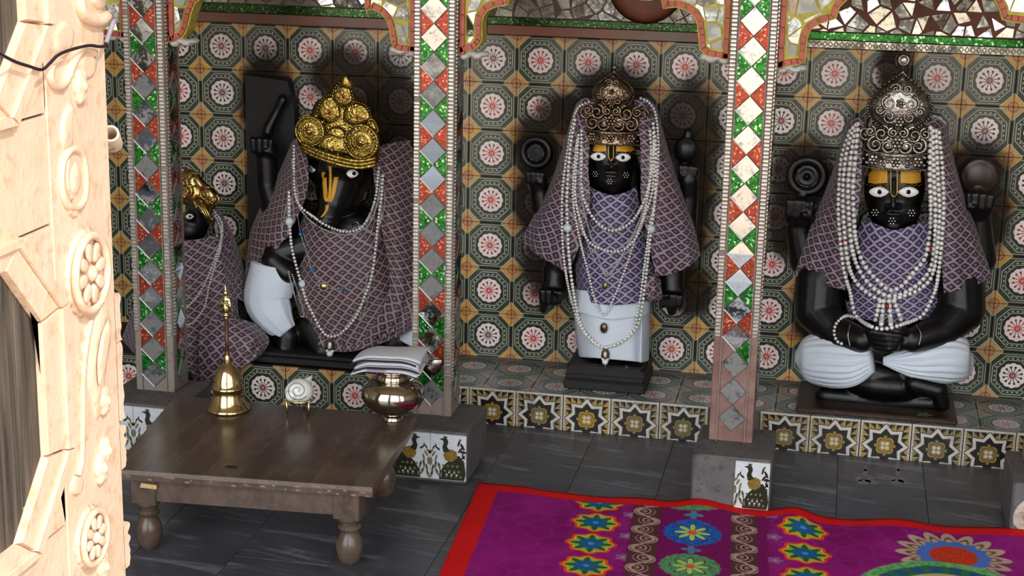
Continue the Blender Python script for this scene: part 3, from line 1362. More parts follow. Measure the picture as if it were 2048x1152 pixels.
def column(cx, w, ped, label, bead_from, dusty, peacocks, seed):
    rng = random.Random(seed)
    root = thing('mirror_column', label, 'column', (cx, -.68, 0), 'mirror columns')
    px0, px1 = ped
    pb = B().box(px0, px1, -.825, -.565, 0, PT, .006)
    pedo = pb.obj('pedestal', M_['pedestal'], root)
    top = 2.6
    B().box(cx - w / 2, cx + w / 2, CF + .004, CBK, PT, top, .002).obj('shaft', M_['colcore' if not dusty else 'colred'], root)
    hw = .0375
    pitch = .0775
    # shared pieces
    z = PT + .012 + rng.uniform(0, .02) + .0388
    k = 0
    mats_d = M_['mirror']
    hh = pitch / 2
    while z < 1.46:
        for face in (0, 1):
            if face == 0:
                def P(a, dz, d, z=z):
                    return Vector((cx + a, CF + .004 - d, z + dz))
                nrm = Vector((0, -1, 0))
                sc = 1.0
            else:
                sc = .8
                def P(a, dz, d, z=z):
                    return Vector((cx + w / 2 + d, (CF + CBK) / 2 + a, z + dz))
                nrm = Vector((1, 0, 0))
            t1, t2 = rng.uniform(-.012, .012), rng.uniform(-.012, .012)
            s = hw * sc
            low = z < (bead_from if dusty else PT + .02)
            if face == 1 and rng.random() < .25 and dusty:
                continue
            q = [P(-s, 0, .0015), P(0, -hh, .0015), P(s, 0, .0015), P(0, hh, .0015)]
            lean = 0 if (dusty or face) else rng.uniform(.0045, .0085)
            m = B().prism([p + nrm * (t1 * (i - 1.5) * .05 + (0, -.5, 0, .5)[i] * lean + lean * .5) for i, p in enumerate(q)], nrm * .0045, inset=.002)
            m.obj('mirror_piece', M_['mirror_dull'] if (low or (not dusty and rng.random() < .35)) else mats_d, root)
            if face == 0 and not low and rng.random() < .9:
                # bright lead came on the lower left edge
                l = B().tube([P(-s, 0, .0065 + lean * .5), P(0, -hh, .0065)], .0016, 6)
                l.obj('lead_line', M_['lead'], root)
            col = 'green' if k % 2 == 0 else 'red'
            for sg in (-1, 1):
                if low and rng.random() < .6:
                    continue
                t = [P(sg * s, hh - hh + .002, .0008), P(sg * s, pitch - .002, .0008), P(sg * .002, hh, .0008)]
                B().prism(t, nrm * .002).obj('glass_triangle', M_[col], root)
        z += pitch
        k += 1
    # beaded borders
    for sg in (-1, 1):
        bb = B()
        zz = bead_from + rng.uniform(-.01, .03)
        x0 = cx + sg * (w / 2 - .0095)
        while zz < 1.48:
            if rng.random() > .03:
                bb.box(x0 - .0088, x0 + .0088, CF - .003, CF + .006, zz - .0036, zz + .0036, .002)
            zz += .0105
        ob = bb.obj('bead_strip', M_['bead'], root)
        ob['kind'] = 'stuff'
        ob['label'] = 'strip of small silvered beads'
        e = B().box(cx + sg * (hw + .0012) - .0012, cx + sg * (hw + .0012) + .0012, CF - .002, CF + .006, PT, 1.48)
        e.obj('edge_line', M_['colcore'], root)
    # fine beads on the right corner
    bb = B()
    zz = bead_from
    while zz < 1.48:
        bb.box(cx + w / 2 - .001, cx + w / 2 + .004, CF + .012, CF + .026, zz - .0036, zz + .0036, .0012)
        zz += .0105
    ob = bb.obj('bead_strip', M_['bead'], root)
    ob['kind'] = 'stuff'
    # peacock tiles on the pedestal front
    for side, (xa, xb), mirror in peacocks:
        peacock_tile(xa, xb, -.825, .012, PT - .006, mirror, root, pedo)
    return root


PEA = {
    'train': [(.26, .56), (.44, .46), (.60, .34), (.74, .12), (.74, .0), (.04, .0), (.0, .16), (.03, .34), (.10, .48), (.18, .57)],
    'body': [(.26, .66), (.42, .71), (.58, .66), (.63, .55), (.56, .44), (.38, .42), (.24, .52)],
    'neck': [(.44, .66), (.62, .62), (.66, .74), (.62, .84), (.64, .895), (.75, .92), (.64, .95), (.53, .945), (.49, .87), (.53, .76)],
    'crest': [(.55, .945), (.50, 1.0), (.56, .98), (.58, 1.02), (.60, .98), (.65, 1.0), (.61, .945)],
}


def peacock_tile(xa, xb, yf, z0, z1, flip, root, ped):
    t = B().box(xa, xb, yf - .006, yf + .002, z0, z1, .0012).obj('peacock_tile', M_['peacream'], root)
    w, h = xb - xa, z1 - z0
    bb = B()

    def put(poly, mi, y):
        pts = [Vector(((xb - a * w) if flip else (xa + a * w), yf - .006 - y, z0 + c * h * .96 + .002)) for a, c in poly]
        bb.prism(pts, (0, -.0004, 0), mi)

    def blob(cx, cz, rx, rz, mi, y, n=10, rot=0):
        pts = []
        for i in range(n):
            a = 2 * PI * i / n
            p, q = rx * math.cos(a), rz * math.sin(a)
            pts.append((cx + p * math.cos(rot) - q * math.sin(rot), cz + p * math.sin(rot) + q * math.cos(rot)))
        put(pts, mi, y)

    put(PEA['train'], 0, .0002)
    put(PEA['body'], 1, .0005)
    put(PEA['neck'], 0, .0008)
    put(PEA['crest'], 0, .0003)
    # leaves behind the bird
    for (a, c, r1, r2, ro) in ((.10, .78, .10, .035, .9), (.20, .86, .09, .03, 1.9), (.06, .66, .08, .03, .2), (.16, .70, .09, .03, 2.4), (.07, .54, .06, .025, .6), (.78, .70, .07, .025, .5), (.90, .72, .06, .022, 2.2), (.84, .76, .05, .02, 1.5)):
        blob(a, c, r1, r2, 0, .0003, 8, ro)
    blob(.16, .93, .035, .03, 2, .0004)
    for k in range(9):
        blob(.06 + .03 * (k % 3), .22 + .055 * k, .055, .022, 0, .0003, 7, 2.6 - .25 * (k % 4))
    for k in range(12):
        a_ = .14 + .13 * (k % 4) + .05 * (k // 4)
        blob(a_, .08 + .12 * (k // 4), .038, .03, 2, .0005, 8)
        blob(a_, .08 + .12 * (k // 4), .018, .015, 1, .0008, 7)
    # arched vine towards the tile joint
    for a, c, ro in ((.98, .62, 2.6), (.90, .57, 2.2), (.83, .48, 1.9)):
        blob(a, c, .085, .03, 1 if a > .95 else 2, .0004, 8, ro)
    # tulips at the foot
    for a, c, ro in ((.74, .30, 1.2), (.84, .33, 1.7), (.92, .24, 1.9), (.80, .16, 1.0), (.95, .10, 2.0), (.70, .14, 1.4)):
        blob(a, c, .10, .035, 2, .0006, 8, ro)
        blob(a, c + .03, .04, .02, 0, .0009, 6, ro)
    blob(.97, .40, .04, .10, 2, .0004, 8)
    for i in range(5):
        a = .25 + .07 * i
        blob(a, .12 + .05 * (i % 2), .03, .022, 3, .0005, 7)
    o = bb.obj('peacock_print', [M_['peadark'], M_['peagold'], M_['peagrey'], M_['peacream']], t)
    o['kind'] = 'stuff'
    o['label'] = 'printed peacock with leaves and tulips'


column(.043, .120, (-.08, .165), 'mirror column nearest the carved door, partly behind the brass bell', .33, False,
       [('a', (-.076, .030), False), ('b', (.031, .137), True)], 21)
column(.886, .115, (.812, 1.022), 'mirror column between the gold crowned statue and the standing statue', .26, False,
       [('a', (.814, .917), False), ('b', (.918, 1.021), True)], 22)
column(1.740, .120, (1.648, 1.862), 'mirror column left of the seated statue, rubbed red at its foot', .44, True,
       [('b', (1.765, 1.858), True)], 23)
root4 = column(2.585, .115, (2.486, 2.70), 'mirror column past the seated statue with only its pedestal showing', .3, False, [], 24)
# pale broken plaster on the last pedestal
b = B()
ol = []
for i in range(14):
    a = 2 * PI * i / 14
    ol.append((2.545 + .056 * math.cos(a) * R.uniform(.85, 1.0), -.825, .062 + .058 * math.sin(a) * R.uniform(.85, 1)))
b.puff(ol, (2.545, -.825, .06), (0, -.006, 0), 3, power=.3)
b.obj('bare_plaster', mat_plaster('bare pale plaster', srgb(176, 160, 148), srgb(196, 186, 176), srgb(120, 100, 88), .9), root4)

# ------------------------------------------------------------------ cusped arches
AY = -.665


def arch(xl, xr, lp, rp, label, seed, mos):
    rng = random.Random(seed)
    root = thing('mirror_arch', label, 'arch', ((xl + xr) / 2, AY, 1.18), 'cusped mirror arches')

    def P(q):
        v = at(q[0], q[1], AY)
        return (v.x, v.z)
    inner = [P(q) for q in lp] + [P(q) for q in rp[::-1][1:]]
    inner[0] = (xl, inner[0][1])
    inner[-1] = (xr, inner[-1][1])
    # densify
    top = 1.75
    outline = [(xl, top)] + inner + [(xr, top)]
    B().prism([(a, AY, c) for a, c in outline], (0, .055, 0)).obj('arch_slab', M_['yellow'], root)
    # ribbon of red strips along the cusps
    w = .0185
    n = len(inner)
    # resample
    seg = []
    step = .021
    dense = []
    for i in range(n - 1):
        a, c = np.array(inner[i]), np.array(inner[i + 1])
        m = max(1, int(round(np.linalg.norm(c - a) / step)))
        for k in range(m):
            dense.append(a + (c - a) * k / m)
    dense.append(np.array(inner[-1]))
    off = []
    for i in range(len(dense)):
        t = dense[min(i + 1, len(dense) - 1)] - dense[max(i - 1, 0)]
        t = t / (np.linalg.norm(t) + 1e-9)
        off.append(np.array([-t[1], t[0]]))      # left of travel = into the slab
    lo = [d + o * .0035 for d, o in zip(dense, off)]
    hi = [d + o * w for d, o in zip(dense, off)]
    for i in range(len(dense) - 1):
        if max(dense[i][1], dense[i + 1][1]) > 1.50:
            continue
        f = .05
        q = [lo[i] * (1 - f) + lo[i + 1] * f, lo[i] * f + lo[i + 1] * (1 - f), hi[i] * f + hi[i + 1] * (1 - f), hi[i] * (1 - f) + hi[i + 1] * f]
        if abs(area([tuple(z_) for z_ in q])) < 5e-5:
            continue
        B().prism([(z_[0], AY, z_[1]) for z_ in q], (0, -.006, 0), inset=.0012).obj('red_strip', M_['redtile'], root)
    # upright red strips beside the columns
    for sx, e in ((xl, 1), (xr, -1)):
        zz = (inner[0] if e == 1 else inner[-1])[1] + .006
        while zz < 1.46:
            B().box(min(sx + e * .003, sx + e * .0165), max(sx + e * .003, sx + e * .0165), AY - .006, AY, zz, zz + .052, .001).obj('red_strip', M_['redtile'], root)
            zz += .0535
    # mosaic between
    region = []
    for k in range(len(hi)):
        p = dense[k] + off[k] * (w + .004)
        region.append((p[0], p[1]))
    half = len(region) // 2
    for part, sx, e in ((region[:half + 1], xl, 1), (region[half:], xr, -1)):
        part = [p for p in part if p[1] < 1.50 and (p[0] - sx) * e > .019]
        if len(part) < 3:
            continue
        zt_ = 1.50
        poly = (part + [(part[-1][0], zt_), (sx + e * .020, zt_), (sx + e * .020, part[0][1])]) if e == 1 else (part + [(sx + e * .020, part[-1][1]), (sx + e * .020, zt_), (part[0][0], zt_)])
        if area(poly) < 0:
            poly = poly[::-1]
        shards(poly, .046, AY, root, mos, rng, .90, .0, .35)
    # lumps of white plaster under the springing
    for e, p in ((1, inner[0]), (-1, inner[-1])):
        bb = B()
        for k in range(4):
            bb.ell((p[0] + e * (.012 + .018 * k), AY + .02, p[1] + .001 + .006 * (k % 2) - .003 * (k == 0)), (.016, .026, .008 + .004 * R.random()), seg=10, rings=8)
        fuse('plaster_lump', bb, .003, M_['lumpwhite'], root)
    return root


M_['lumpwhite'] = plain('white plaster', srgb(196, 194, 188), .85, 0, .2, 40, .3)
SH = [M_['shard_a'], M_['shard_b'], M_['shard_a'], M_['shard_b'], M_['shard_c']]
ML = [(913, 112), (930, 104), (948, 100), (958, 92), (964, 82), (965, 70), (964, 50), (967, 34), (975, 22), (990, 15), (1010, 12), (1016, 10), (1019, -6), (1030, -30), (1060, -55), (1110, -75), (1180, -85)]
MR = [(1455, 122), (1430, 116), (1412, 112), (1399, 100), (1396, 70), (1393, 45), (1385, 30), (1370, 20), (1350, 15), (1326, 18), (1322, 0), (1318, -20), (1290, -50), (1240, -75), (1180, -85)]
LL = [(335, 86), (348, 84), (365, 76), (375, 60), (382, 30), (390, 8), (400, 0), (415, -8), (440, -40), (490, -70), (580, -85)]
LR = [(817, 106), (803, 104), (787, 98), (782, 85), (778, 60), (772, 40), (760, 27), (745, 20), (731, 22), (728, 0), (720, -20), (690, -50), (640, -75), (580, -85)]
RL = [(1551, 140), (1570, 134), (1598, 130), (1611, 124), (1613, 100), (1616, 75), (1623, 58), (1640, 48), (1660, 42), (1672, 38), (1680, 15), (1700, -5), (1720, -30), (1770, -60), (1840, -75)]
RR = [(2130, 150), (2100, 142), (2085, 135), (2080, 110), (2075, 75), (2066, 58), (2048, 48), (2020, 44), (2004, 40), (1998, 20), (1985, -5), (1960, -40), (1910, -65), (1840, -75)]
FR_ = [(245, 78), (225, 75), (200, 70), (188, 50), (180, 20), (170, 0), (140, -50), (60, -85)]
FL_ = [(-160, 62), (-130, 60), (-100, 55), (-90, 30), (-80, 0), (-60, -30), (0, -60), (60, -85)]
arch(.106, .826, LL, LR, 'cusped mirror arch above the gold crowned statue', 31, SH)
arch(.946, 1.678, ML, MR, 'cusped mirror arch above the standing statue', 32, SH)
arch(1.802, 2.525, RL, RR, 'cusped mirror arch above the seated statue', 33, SH)
arch(-.75, -.02, FL_, FR_, 'mirror arch half hidden behind the carved cream door', 34, SH)
# ------------------------------------------------------------------ statues
def sz(Y, x, y):
    return px(Y, x, y)


def pe(b, x, y, Y, rx, ry, rz, tilt=0.0):
    """ellipsoid mass: centre in the photo at depth Y, half sizes rx, rz in photo pixels, ry in metres"""
    s = sz(Y, x, y)
    b.ell(at(x, y, Y), (rx * s, ry, rz * s), Matrix.Rotation(tilt, 3, 'Y') if tilt else None)
    return b


def limb(b, pts):
    """pts: (x, y, depth, radius in pixels)"""
    b.chain([(at(x, y, Y), r * sz(Y, x, y)) for x, y, Y, r in pts])
    return b


def fist(b, x, y, Y, r, side=1, up=True):
    """closed stone hand: palm, four bent fingers of unequal length, thumb on the side"""
    s = sz(Y, x, y)
    c = at(x, y, Y)
    b.ell(c, (r * .92 * s, r * .66 * s, r * 1.0 * s))
    ln = (.95, 1.08, 1.0, .82)
    for k in range(4):
        fx = (k - 1.5) * .42 * r * s
        z0 = (.62 if up else -.1) * r * s
        p0 = c + Vector((fx, -.25 * r * s, z0))
        p1 = c + Vector((fx * 1.02, -.80 * r * s, z0 + .18 * r * s * ln[k]))
        p2 = c + Vector((fx * .96, -.80 * r * s, z0 - .62 * r * s * ln[k]))
        q = .235 * r * s
        b.chain([(p0, q), (p1, q * .98), (p2, q * .8)])
    p0 = c + Vector((side * .75 * r * s, -.2 * r * s, -.35 * r * s))
    p1 = c + Vector((side * .72 * r * s, -.72 * r * s, -.05 * r * s))
    p2 = c + Vector((side * .30 * r * s, -1.0 * r * s, .12 * r * s))
    b.chain([(p0, .24 * r * s), (p1, .2 * r * s), (p2, .16 * r * s)])


def onto(tree, x, y, off=0.0, default=None):
    o = Vector(CAM)
    d = Vector(ray(x, y)).normalized()
    h = tree.ray_cast(o, d)
    if h[0] is None:
        return None
    return o + d * (h[3] - off)


def decal(tree, outline, lift, bulge, name, mat, parent, rings=3, sub=2):
    """thin paste or inlay that follows the carved surface"""
    # subdivide the outline and lay concentric rings on the surface
    pts = []
    n = len(outline)
    for i in range(n):
        a, c = outline[i], outline[(i + 1) % n]
        for k in range(sub):
            t = k / sub
            pts.append((a[0] * (1 - t) + c[0] * t, a[1] * (1 - t) + c[1] * t))
    cx = sum(p[0] for p in pts) / len(pts)
    cy = sum(p[1] for p in pts) / len(pts)
    vs, fs = [], []
    m = len(pts)
    for k in range(rings + 1):
        t = 1 - k / rings
        for p in pts:
            h = onto(tree, cx + (p[0] - cx) * t, cy + (p[1] - cy) * t, lift + bulge * (1 - t * t) ** .5 if t < 1 else -.0015)
            if h is None:
                h = onto(tree, cx + (p[0] - cx) * t * .9, cy + (p[1] - cy) * t * .9, lift) or onto(tree, cx, cy, lift)
            vs.append(h)
    # second outer ring so the rim has thickness
    for k in range(rings):
        for i in range(m):
            j = (i + 1) % m
            fs.append((k * m + i, k * m + j, (k + 1) * m + j, (k + 1) * m + i))
    return mesh(name, vs, fs, mat, parent, True)


def almond(cx, cy, w, h, n=20):
    out = []
    for i in range(n):
        a = 2 * PI * i / n
        x = math.cos(a)
        y = math.sin(a)
        out.append((cx + w / 2 * x, cy - h / 2 * y * (1 - .35 * abs(x) ** 3)))
    return out


def disc(cx, cy, rx, ry, n=16):
    return [(cx + rx * math.cos(2 * PI * i / n), cy + ry * math.sin(2 * PI * i / n)) for i in range(n)]


def eye(tree, cx, cy, w, h, root, gaze=0):
    e = decal(tree, almond(cx, cy, w, h), .0018, .003, 'eye', M_['eyewhite'], root, 4, 1)
    decal(tree, almond(cx, cy, w * 1.14, h * 1.22), .0008, .001, 'eye_rim', M_['eyered'], e, 2, 1)
    decal(tree, disc(cx + gaze, cy, h * .36, h * .36), .0052, .001, 'pupil', M_['eyeblack'], e, 2, 1)
    decal(tree, disc(cx + gaze, cy, h * .17, h * .17), .0066, .0006, 'pupil_centre', M_['stone'], e, 2, 1)
    return e


def flower_mark(tree, cx, cy, r, root):
    cs, rs = [], []
    for k in range(7):
        a = k * PI / 3
        d = 0 if k == 6 else r
        h = onto(tree, cx + d * math.cos(a), cy + d * math.sin(a), .001)
        cs.append(h)
        rs.append(.0022 * r / 6.5)
    return B().balls(cs, rs, 2).obj('cheek_flower', M_['eyewhite'], root, True)


def tilak(tree, x0, x1, y0, y1, cx, root, ylow):
    w = (x1 - x0)
    a = decal(tree, [(x0, y0), (x0 + w * .33, y0 + 1), (cx - w * .09, y0 + 1), (cx - w * .09, y1), (x0 + w * .2, y1 + 1), (x0 + 1, y1)], .0012, .0008, 'forehead_band', M_['tilak'], root, 4, 6)
    decal(tree, [(cx + w * .09, y0 + 1), (x1 - w * .33, y0 + 1), (x1, y0), (x1 - 1, y1), (x1 - w * .2, y1 + 1), (cx + w * .09, y1)], .0012, .0008, 'forehead_band', M_['tilak'], root, 4, 6)
    # U shaped mark
    g = w * .055
    path = [(cx - g, y0), (cx - g, y1), (cx - g * .9, ylow - 6), (cx, ylow), (cx + g * .9, ylow - 6), (cx + g, y1), (cx + g, y0)]
    pts = [onto(tree, p[0], p[1], .0012) for p in curve(path, 40)]
    B().tube([p for p in pts if p is not None], .0018, 6).obj('forehead_mark', M_['tilak_line'], root, True)
    cs = []
    k = x0 + 3
    while k < x1 - 2:
        if abs(k - cx) > w * .09:
            cs.append(onto(tree, k, y1 + 1.5 + (1.5 if int(k / 5) % 2 else 0), .0012))
        k += 4.5
    o = B().balls(cs, .0013, 1).obj('brow_dots', M_['tilak_line'], root, True)
    o['kind'] = 'stuff'


def bead_strand(name, label, tree, P, r, mat='pearl', group=None, cat='necklace', gap=1.02, big=None, extras=(), nsub=1, lift=None):
    """a necklace: beads strung along a photo path and resting on the figure"""
    pts = drape(tree, P, lift if lift is not None else r * .9)
    cs = resample(pts, r * 2 * gap)
    rs = [r * random.Random(len(cs) + i).uniform(.93, 1.05) for i in range(len(cs))]
    base = min(cs, key=lambda q: q.z)
    if extras:
        root = thing(name, label, cat, base, group)
        b = B().balls(cs, rs, nsub)
        o = b.obj('strung_beads', M_[mat], root, True, fix=False)
        o['kind'] = 'stuff'
        for ex in extras:
            ex(root)
        return root
    b = B().balls(cs, rs, nsub)
    o = b.obj(name, M_[mat], None, True, fix=False)
    return tag(o, label, cat, group)


def bead_at(tree, x, y, rpx, mat, name='large_bead'):
    def f(root):
        p = onto(tree, x, y, .008)
        if p is None:
            return
        s = (p - Vector(CAM)).length / F_PX
        B().balls([p], rpx * s, 2).obj(name, M_[mat], root, True)
    return f


def ring_at(tree, x, y, rpx, mat='silver'):
    def f(root):
        p = onto(tree, x, y, .008)
        if p is None:
            return
        s = (p - Vector(CAM)).length / F_PX
        B().torus(p, rpx * s, rpx * s * .28, 'Y', 20, 8).obj('ring_charm', M_[mat], root, True)
    return f


def oval_pendant(tree, x, y, rx, ry, fill='gold2'):
    def f(root):
        p = onto(tree, x, y, .006)
        s = (p - Vector(CAM)).length / F_PX
        ol = [p + Vector((rx * s * math.cos(a * PI / 12), 0, ry * s * math.sin(a * PI / 12))) for a in range(24)]
        pd = B().puff(ol, p, (0, -.006, 0), 4).obj('pendant', M_[fill], root, True)
        B().balls([q + Vector((0, -.002, 0)) for q in ol[::2]], rx * s * .2, 2).obj('pendant_rim', M_['pearl_fine'], pd, True)
    return f


def drop_pendant(tree, x, y, sp):
    """small bell cap with a hanging pearl"""
    def f(root):
        p = onto(tree, x, y, .008)
        s = (p - Vector(CAM)).length / F_PX * sp
        b = B().lathe(p, [(.001, 12 * s), (5 * s, 10 * s), (8 * s, 3 * s), (8.5 * s, -4 * s), (9 * s, -6 * s), (4 * s, -8 * s)], 14)
        b.obj('bell_cap', M_['silver'], root, True)
        B().balls([p + Vector((0, -.002, -16 * s)), p + Vector((5 * s, -.002, -11 * s)), p + Vector((-5 * s, -.002, -11 * s))], [6.5 * s, 3 * s, 3 * s], 2).obj('pendant_pearl', M_['pearl'], root, True)
        B().cap(p + Vector((.5 * s, 0, -22 * s)), 1.6 * s, p + Vector((1.5 * s, 0, -32 * s)), 1.2 * s, 8).obj('pendant_tip', M_['silver'], root, True)
    return f


# ============================================================ standing statue, middle niche
s0 = []
MB_ = at(1212, 776, -.13)
mid = thing('statue', 'black stone standing statue in purple shawl and white skirt on a small black base', 'statue', (MB_.x, -.13, LT), 'black stone deities')
# base block with steps
bl, br = at(1127, 772, -.235), at(1289, 786, -.235)
bb = B()
bb.box(bl.x, br.x, -.235, -.012, LT, LT + .030, .004)
bb.box(bl.x + .004, br.x - .004, -.230, -.012, LT + .032, LT + .050, .004)
bb.box(bl.x + .010, br.x - .010, -.224, -.012, LT + .052, LT + .082, .006)
bb.box(bl.x + .006, br.x - .006, -.226, -.014, LT + .02, LT + .07)
o = bb.obj('base', M_['stone2'], mid)
b = B()
# trunk, hips, legs
pe(b, 1222, 470, -.105, 88, .075, 110)
pe(b, 1222, 600, -.10, 72, .07, 70)
limb(b, [(1190, 610, -.11, 36), (1192, 700, -.12, 30), (1192, 722, -.15, 24)])
limb(b, [(1256, 610, -.11, 36), (1256, 700, -.12, 30), (1256, 724, -.15, 24)])
limb(b, [(1192, 725, -.15, 16), (1190, 732, -.205, 12)])
limb(b, [(1254, 727, -.15, 16), (1254, 735, -.205, 12)])
limb(b, [(1226, 430, -.13, 34), (1226, 370, -.14, 36)])
# head
pe(b, 1226, 318, -.145, 47, .075, 66)
pe(b, 1226, 352, -.165, 40, .062, 38)
pe(b, 1226, 378, -.195, 16, .022, 12)          # chin
b.chain([(at(1224, 300, -.215), .004), (at(1223, 335, -.236), .0075)])   # nose
pe(b, 1216, 337, -.224, 6, .008, 4)
pe(b, 1231, 337, -.224, 6, .008, 4)
pe(b, 1222, 352, -.222, 15, .008, 3.6)          # lips
pe(b, 1222, 359, -.219, 12, .008, 3.6)
pe(b, 1195, 312, -.195, 18, .012, 12)
pe(b, 1248, 312, -.195, 18, .012, 12)
# arms behind the shawl, upper hands
limb(b, [(1160, 440, -.11, 38), (1100, 470, -.09, 30), (1078, 380, -.10, 20), (1074, 362, -.11, 18)])
limb(b, [(1290, 440, -.11, 38), (1365, 470, -.09, 30), (1378, 390, -.10, 20), (1378, 360, -.11, 20)])
fist(b, 1073, 362, -.10, 24, 1)
fist(b, 1378, 350, -.10, 24, -1)
# lower arms and hands
limb(b, [(1150, 470, -.11, 40), (1110, 540, -.12, 26), (1106, 575, -.14, 22)])
limb(b, [(1300, 470, -.11, 40), (1345, 545, -.12, 26), (1346, 580, -.14, 22)])
fist(b, 1106, 580, -.145, 29, 1, False)
fist(b, 1346, 588, -.145, 29, -1, False)
limb(b, [(1346, 600, -.13, 14), (1344, 622, -.10, 10)])
limb(b, [(1090, 600, -.13, 12), (1086, 618, -.10, 9)])
# stone stay behind the figure
pe(b, 1222, 480, -.045, 70, .032, 230)
fuse('body', b, .0042, M_['stone'], mid, s0)
bd = B()
p = at(1072, 305, -.075)
s = sz(-.075, 1072, 305)
bd.torus(p, 27 * s, 8.5 * s, 'Y', 40, 12)
bd.torus(p + Vector((0, .004, 0)), 13 * s, 4 * s, 'Y', 30, 10)
bd.ell(p + Vector((0, .008, 0)), (26 * s, .010, 26 * s))
bd.cap(p + Vector((0, .01, -24 * s)), 8 * s, p + Vector((0, .0, -42 * s)), 10 * s)
fuse('wheel_emblem', bd, .003, M_['stone'], mid)
bd = B()
p = at(1373, 300, -.075)
bd.ell(p, (25 * s, .028, 28 * s))
bd.ell(p + Vector((2 * s, 0, 30 * s)), (10 * s, .014, 14 * s))
bd.ell(p + Vector((0, 0, -26 * s)), (14 * s, .018, 18 * s))
bd.torus(p + Vector((0, -.012, 4 * s)), 18 * s, 4 * s, 'Y', 26, 8)
fuse('conch_emblem', bd, .003, M_['stone'], mid)
bt_ = bvh(s0)
eye(bt_, 1196, 313, 33, 18, mid, 1)
eye(bt_, 1247, 315, 33, 18, mid, -1)
tilak(bt_, 1181, 1272, 281, 304, 1222, mid, 321)
for q in ((1190, 348), (1219, 363), (1252, 350)):
    flower_mark(bt_, q[0], q[1], 5.0, mid)
# skirt
FOLD = ((.003, 6, .3, .4), (.002, 13, 1.0, -.6))
cloth('skirt', [[(1148, 590, -.06), (1150, 650, -.07), (1158, 712, -.07)], [(1152, 590, -.13), (1155, 650, -.15), (1162, 714, -.16)], [(1190, 592, -.20), (1188, 655, -.218), (1192, 716, -.222)], [(1225, 594, -.205), (1226, 655, -.222), (1228, 719, -.226)],
                 [(1262, 596, -.20), (1262, 660, -.218), (1262, 722, -.222)], [(1280, 596, -.17), (1280, 660, -.19), (1278, 724, -.20)], [(1284, 596, -.18), (1283, 660, -.20), (1282, 725, -.208)], [(1298, 598, -.13), (1296, 660, -.15), (1294, 722, -.16)], [(1300, 598, -.06), (1299, 660, -.07), (1297, 720, -.07)]],
      M_['dhoti'], mid, 70, 40, ((.0015, 5, .3, .5),), store=s0)
cloth('skirt_waist', [[(1150, 575, -.08), (1150, 622, -.08)], [(1160, 580, -.17), (1160, 626, -.185)], [(1222, 585, -.215), (1222, 640, -.228)], [(1290, 585, -.17), (1290, 630, -.185)], [(1302, 578, -.08), (1302, 624, -.08)]], M_['dhoti'], mid, 40, 12, store=s0)
# brocade front
cloth('front_cloth', [[(1176, 372, -.185), (1166, 430, -.16), (1152, 500, -.14), (1153, 560, -.13), (1160, 606, -.14)],
                      [(1196, 382, -.212), (1190, 435, -.212), (1182, 500, -.205), (1182, 560, -.205), (1186, 606, -.212)],
                      [(1224, 390, -.224), (1222, 440, -.226), (1224, 500, -.226), (1226, 560, -.226), (1226, 610, -.232)],
                      [(1252, 384, -.212), (1258, 436, -.212), (1268, 500, -.205), (1270, 560, -.205), (1272, 606, -.212)],
                      [(1272, 374, -.185), (1284, 430, -.16), (1304, 500, -.14), (1318, 560, -.13), (1312, 600, -.14)]],
      M_['fabric_blue'], mid, 50, 70, ((.002, 3, .3, 1.2), (.0012, 7, 1.4, -1.0)), store=s0)
cloth('sash_end', [[(1290, 556, -.19), (1292, 590, -.20), (1296, 600, -.19)], [(1304, 552, -.20), (1308, 585, -.215), (1310, 600, -.20)], [(1320, 560, -.18), (1324, 590, -.19), (1322, 598, -.18)]], M_['fabric'], mid, 16, 20, ((.004, 2, 0, .5),), uvoff=(.4, .1), store=s0)
cloth('shawl', [[(1190, 200, -.155), (1180, 280, -.198), (1177, 340, -.208), (1180, 400, -.222), (1166, 470, -.222), (1136, 548, -.20)],
                [(1172, 196, -.150), (1160, 280, -.195), (1150, 350, -.212), (1140, 420, -.214), (1118, 480, -.205), (1110, 530, -.195)],
                [(1156, 205, -.120), (1138, 290, -.165), (1120, 350, -.185), (1098, 420, -.185), (1078, 475, -.178), (1076, 510, -.175)],
                [(1150, 215, -.075), (1124, 300, -.085), (1104, 360, -.105), (1080, 410, -.12), (1058, 450, -.13), (1042, 481, -.135)]],
      M_['fabric'], mid, 40, 80, ((.003, 2, .6, .8), (.0015, 5, .2, -.5)), uvoff=(.2, .3), uvrot=.22, store=s0)
cloth('shawl', [[(1268, 200, -.155), (1280, 280, -.198), (1282, 340, -.208), (1282, 400, -.222), (1296, 480, -.222), (1312, 552, -.20)],
                [(1286, 196, -.150), (1298, 280, -.195), (1308, 350, -.212), (1318, 420, -.214), (1334, 490, -.205), (1344, 548, -.195)],
                [(1304, 205, -.120), (1322, 290, -.165), (1340, 350, -.185), (1358, 420, -.185), (1372, 490, -.178), (1378, 532, -.175)],
                [(1314, 215, -.075), (1336, 300, -.085), (1356, 360, -.105), (1378, 420, -.12), (1392, 470, -.13), (1401, 512, -.135)]],
      M_['fabric'], mid, 40, 80, ((.003, 2, .2, .8), (.0015, 5, .9, -.5)), uvoff=(.5, .1), uvrot=-.22, store=s0)

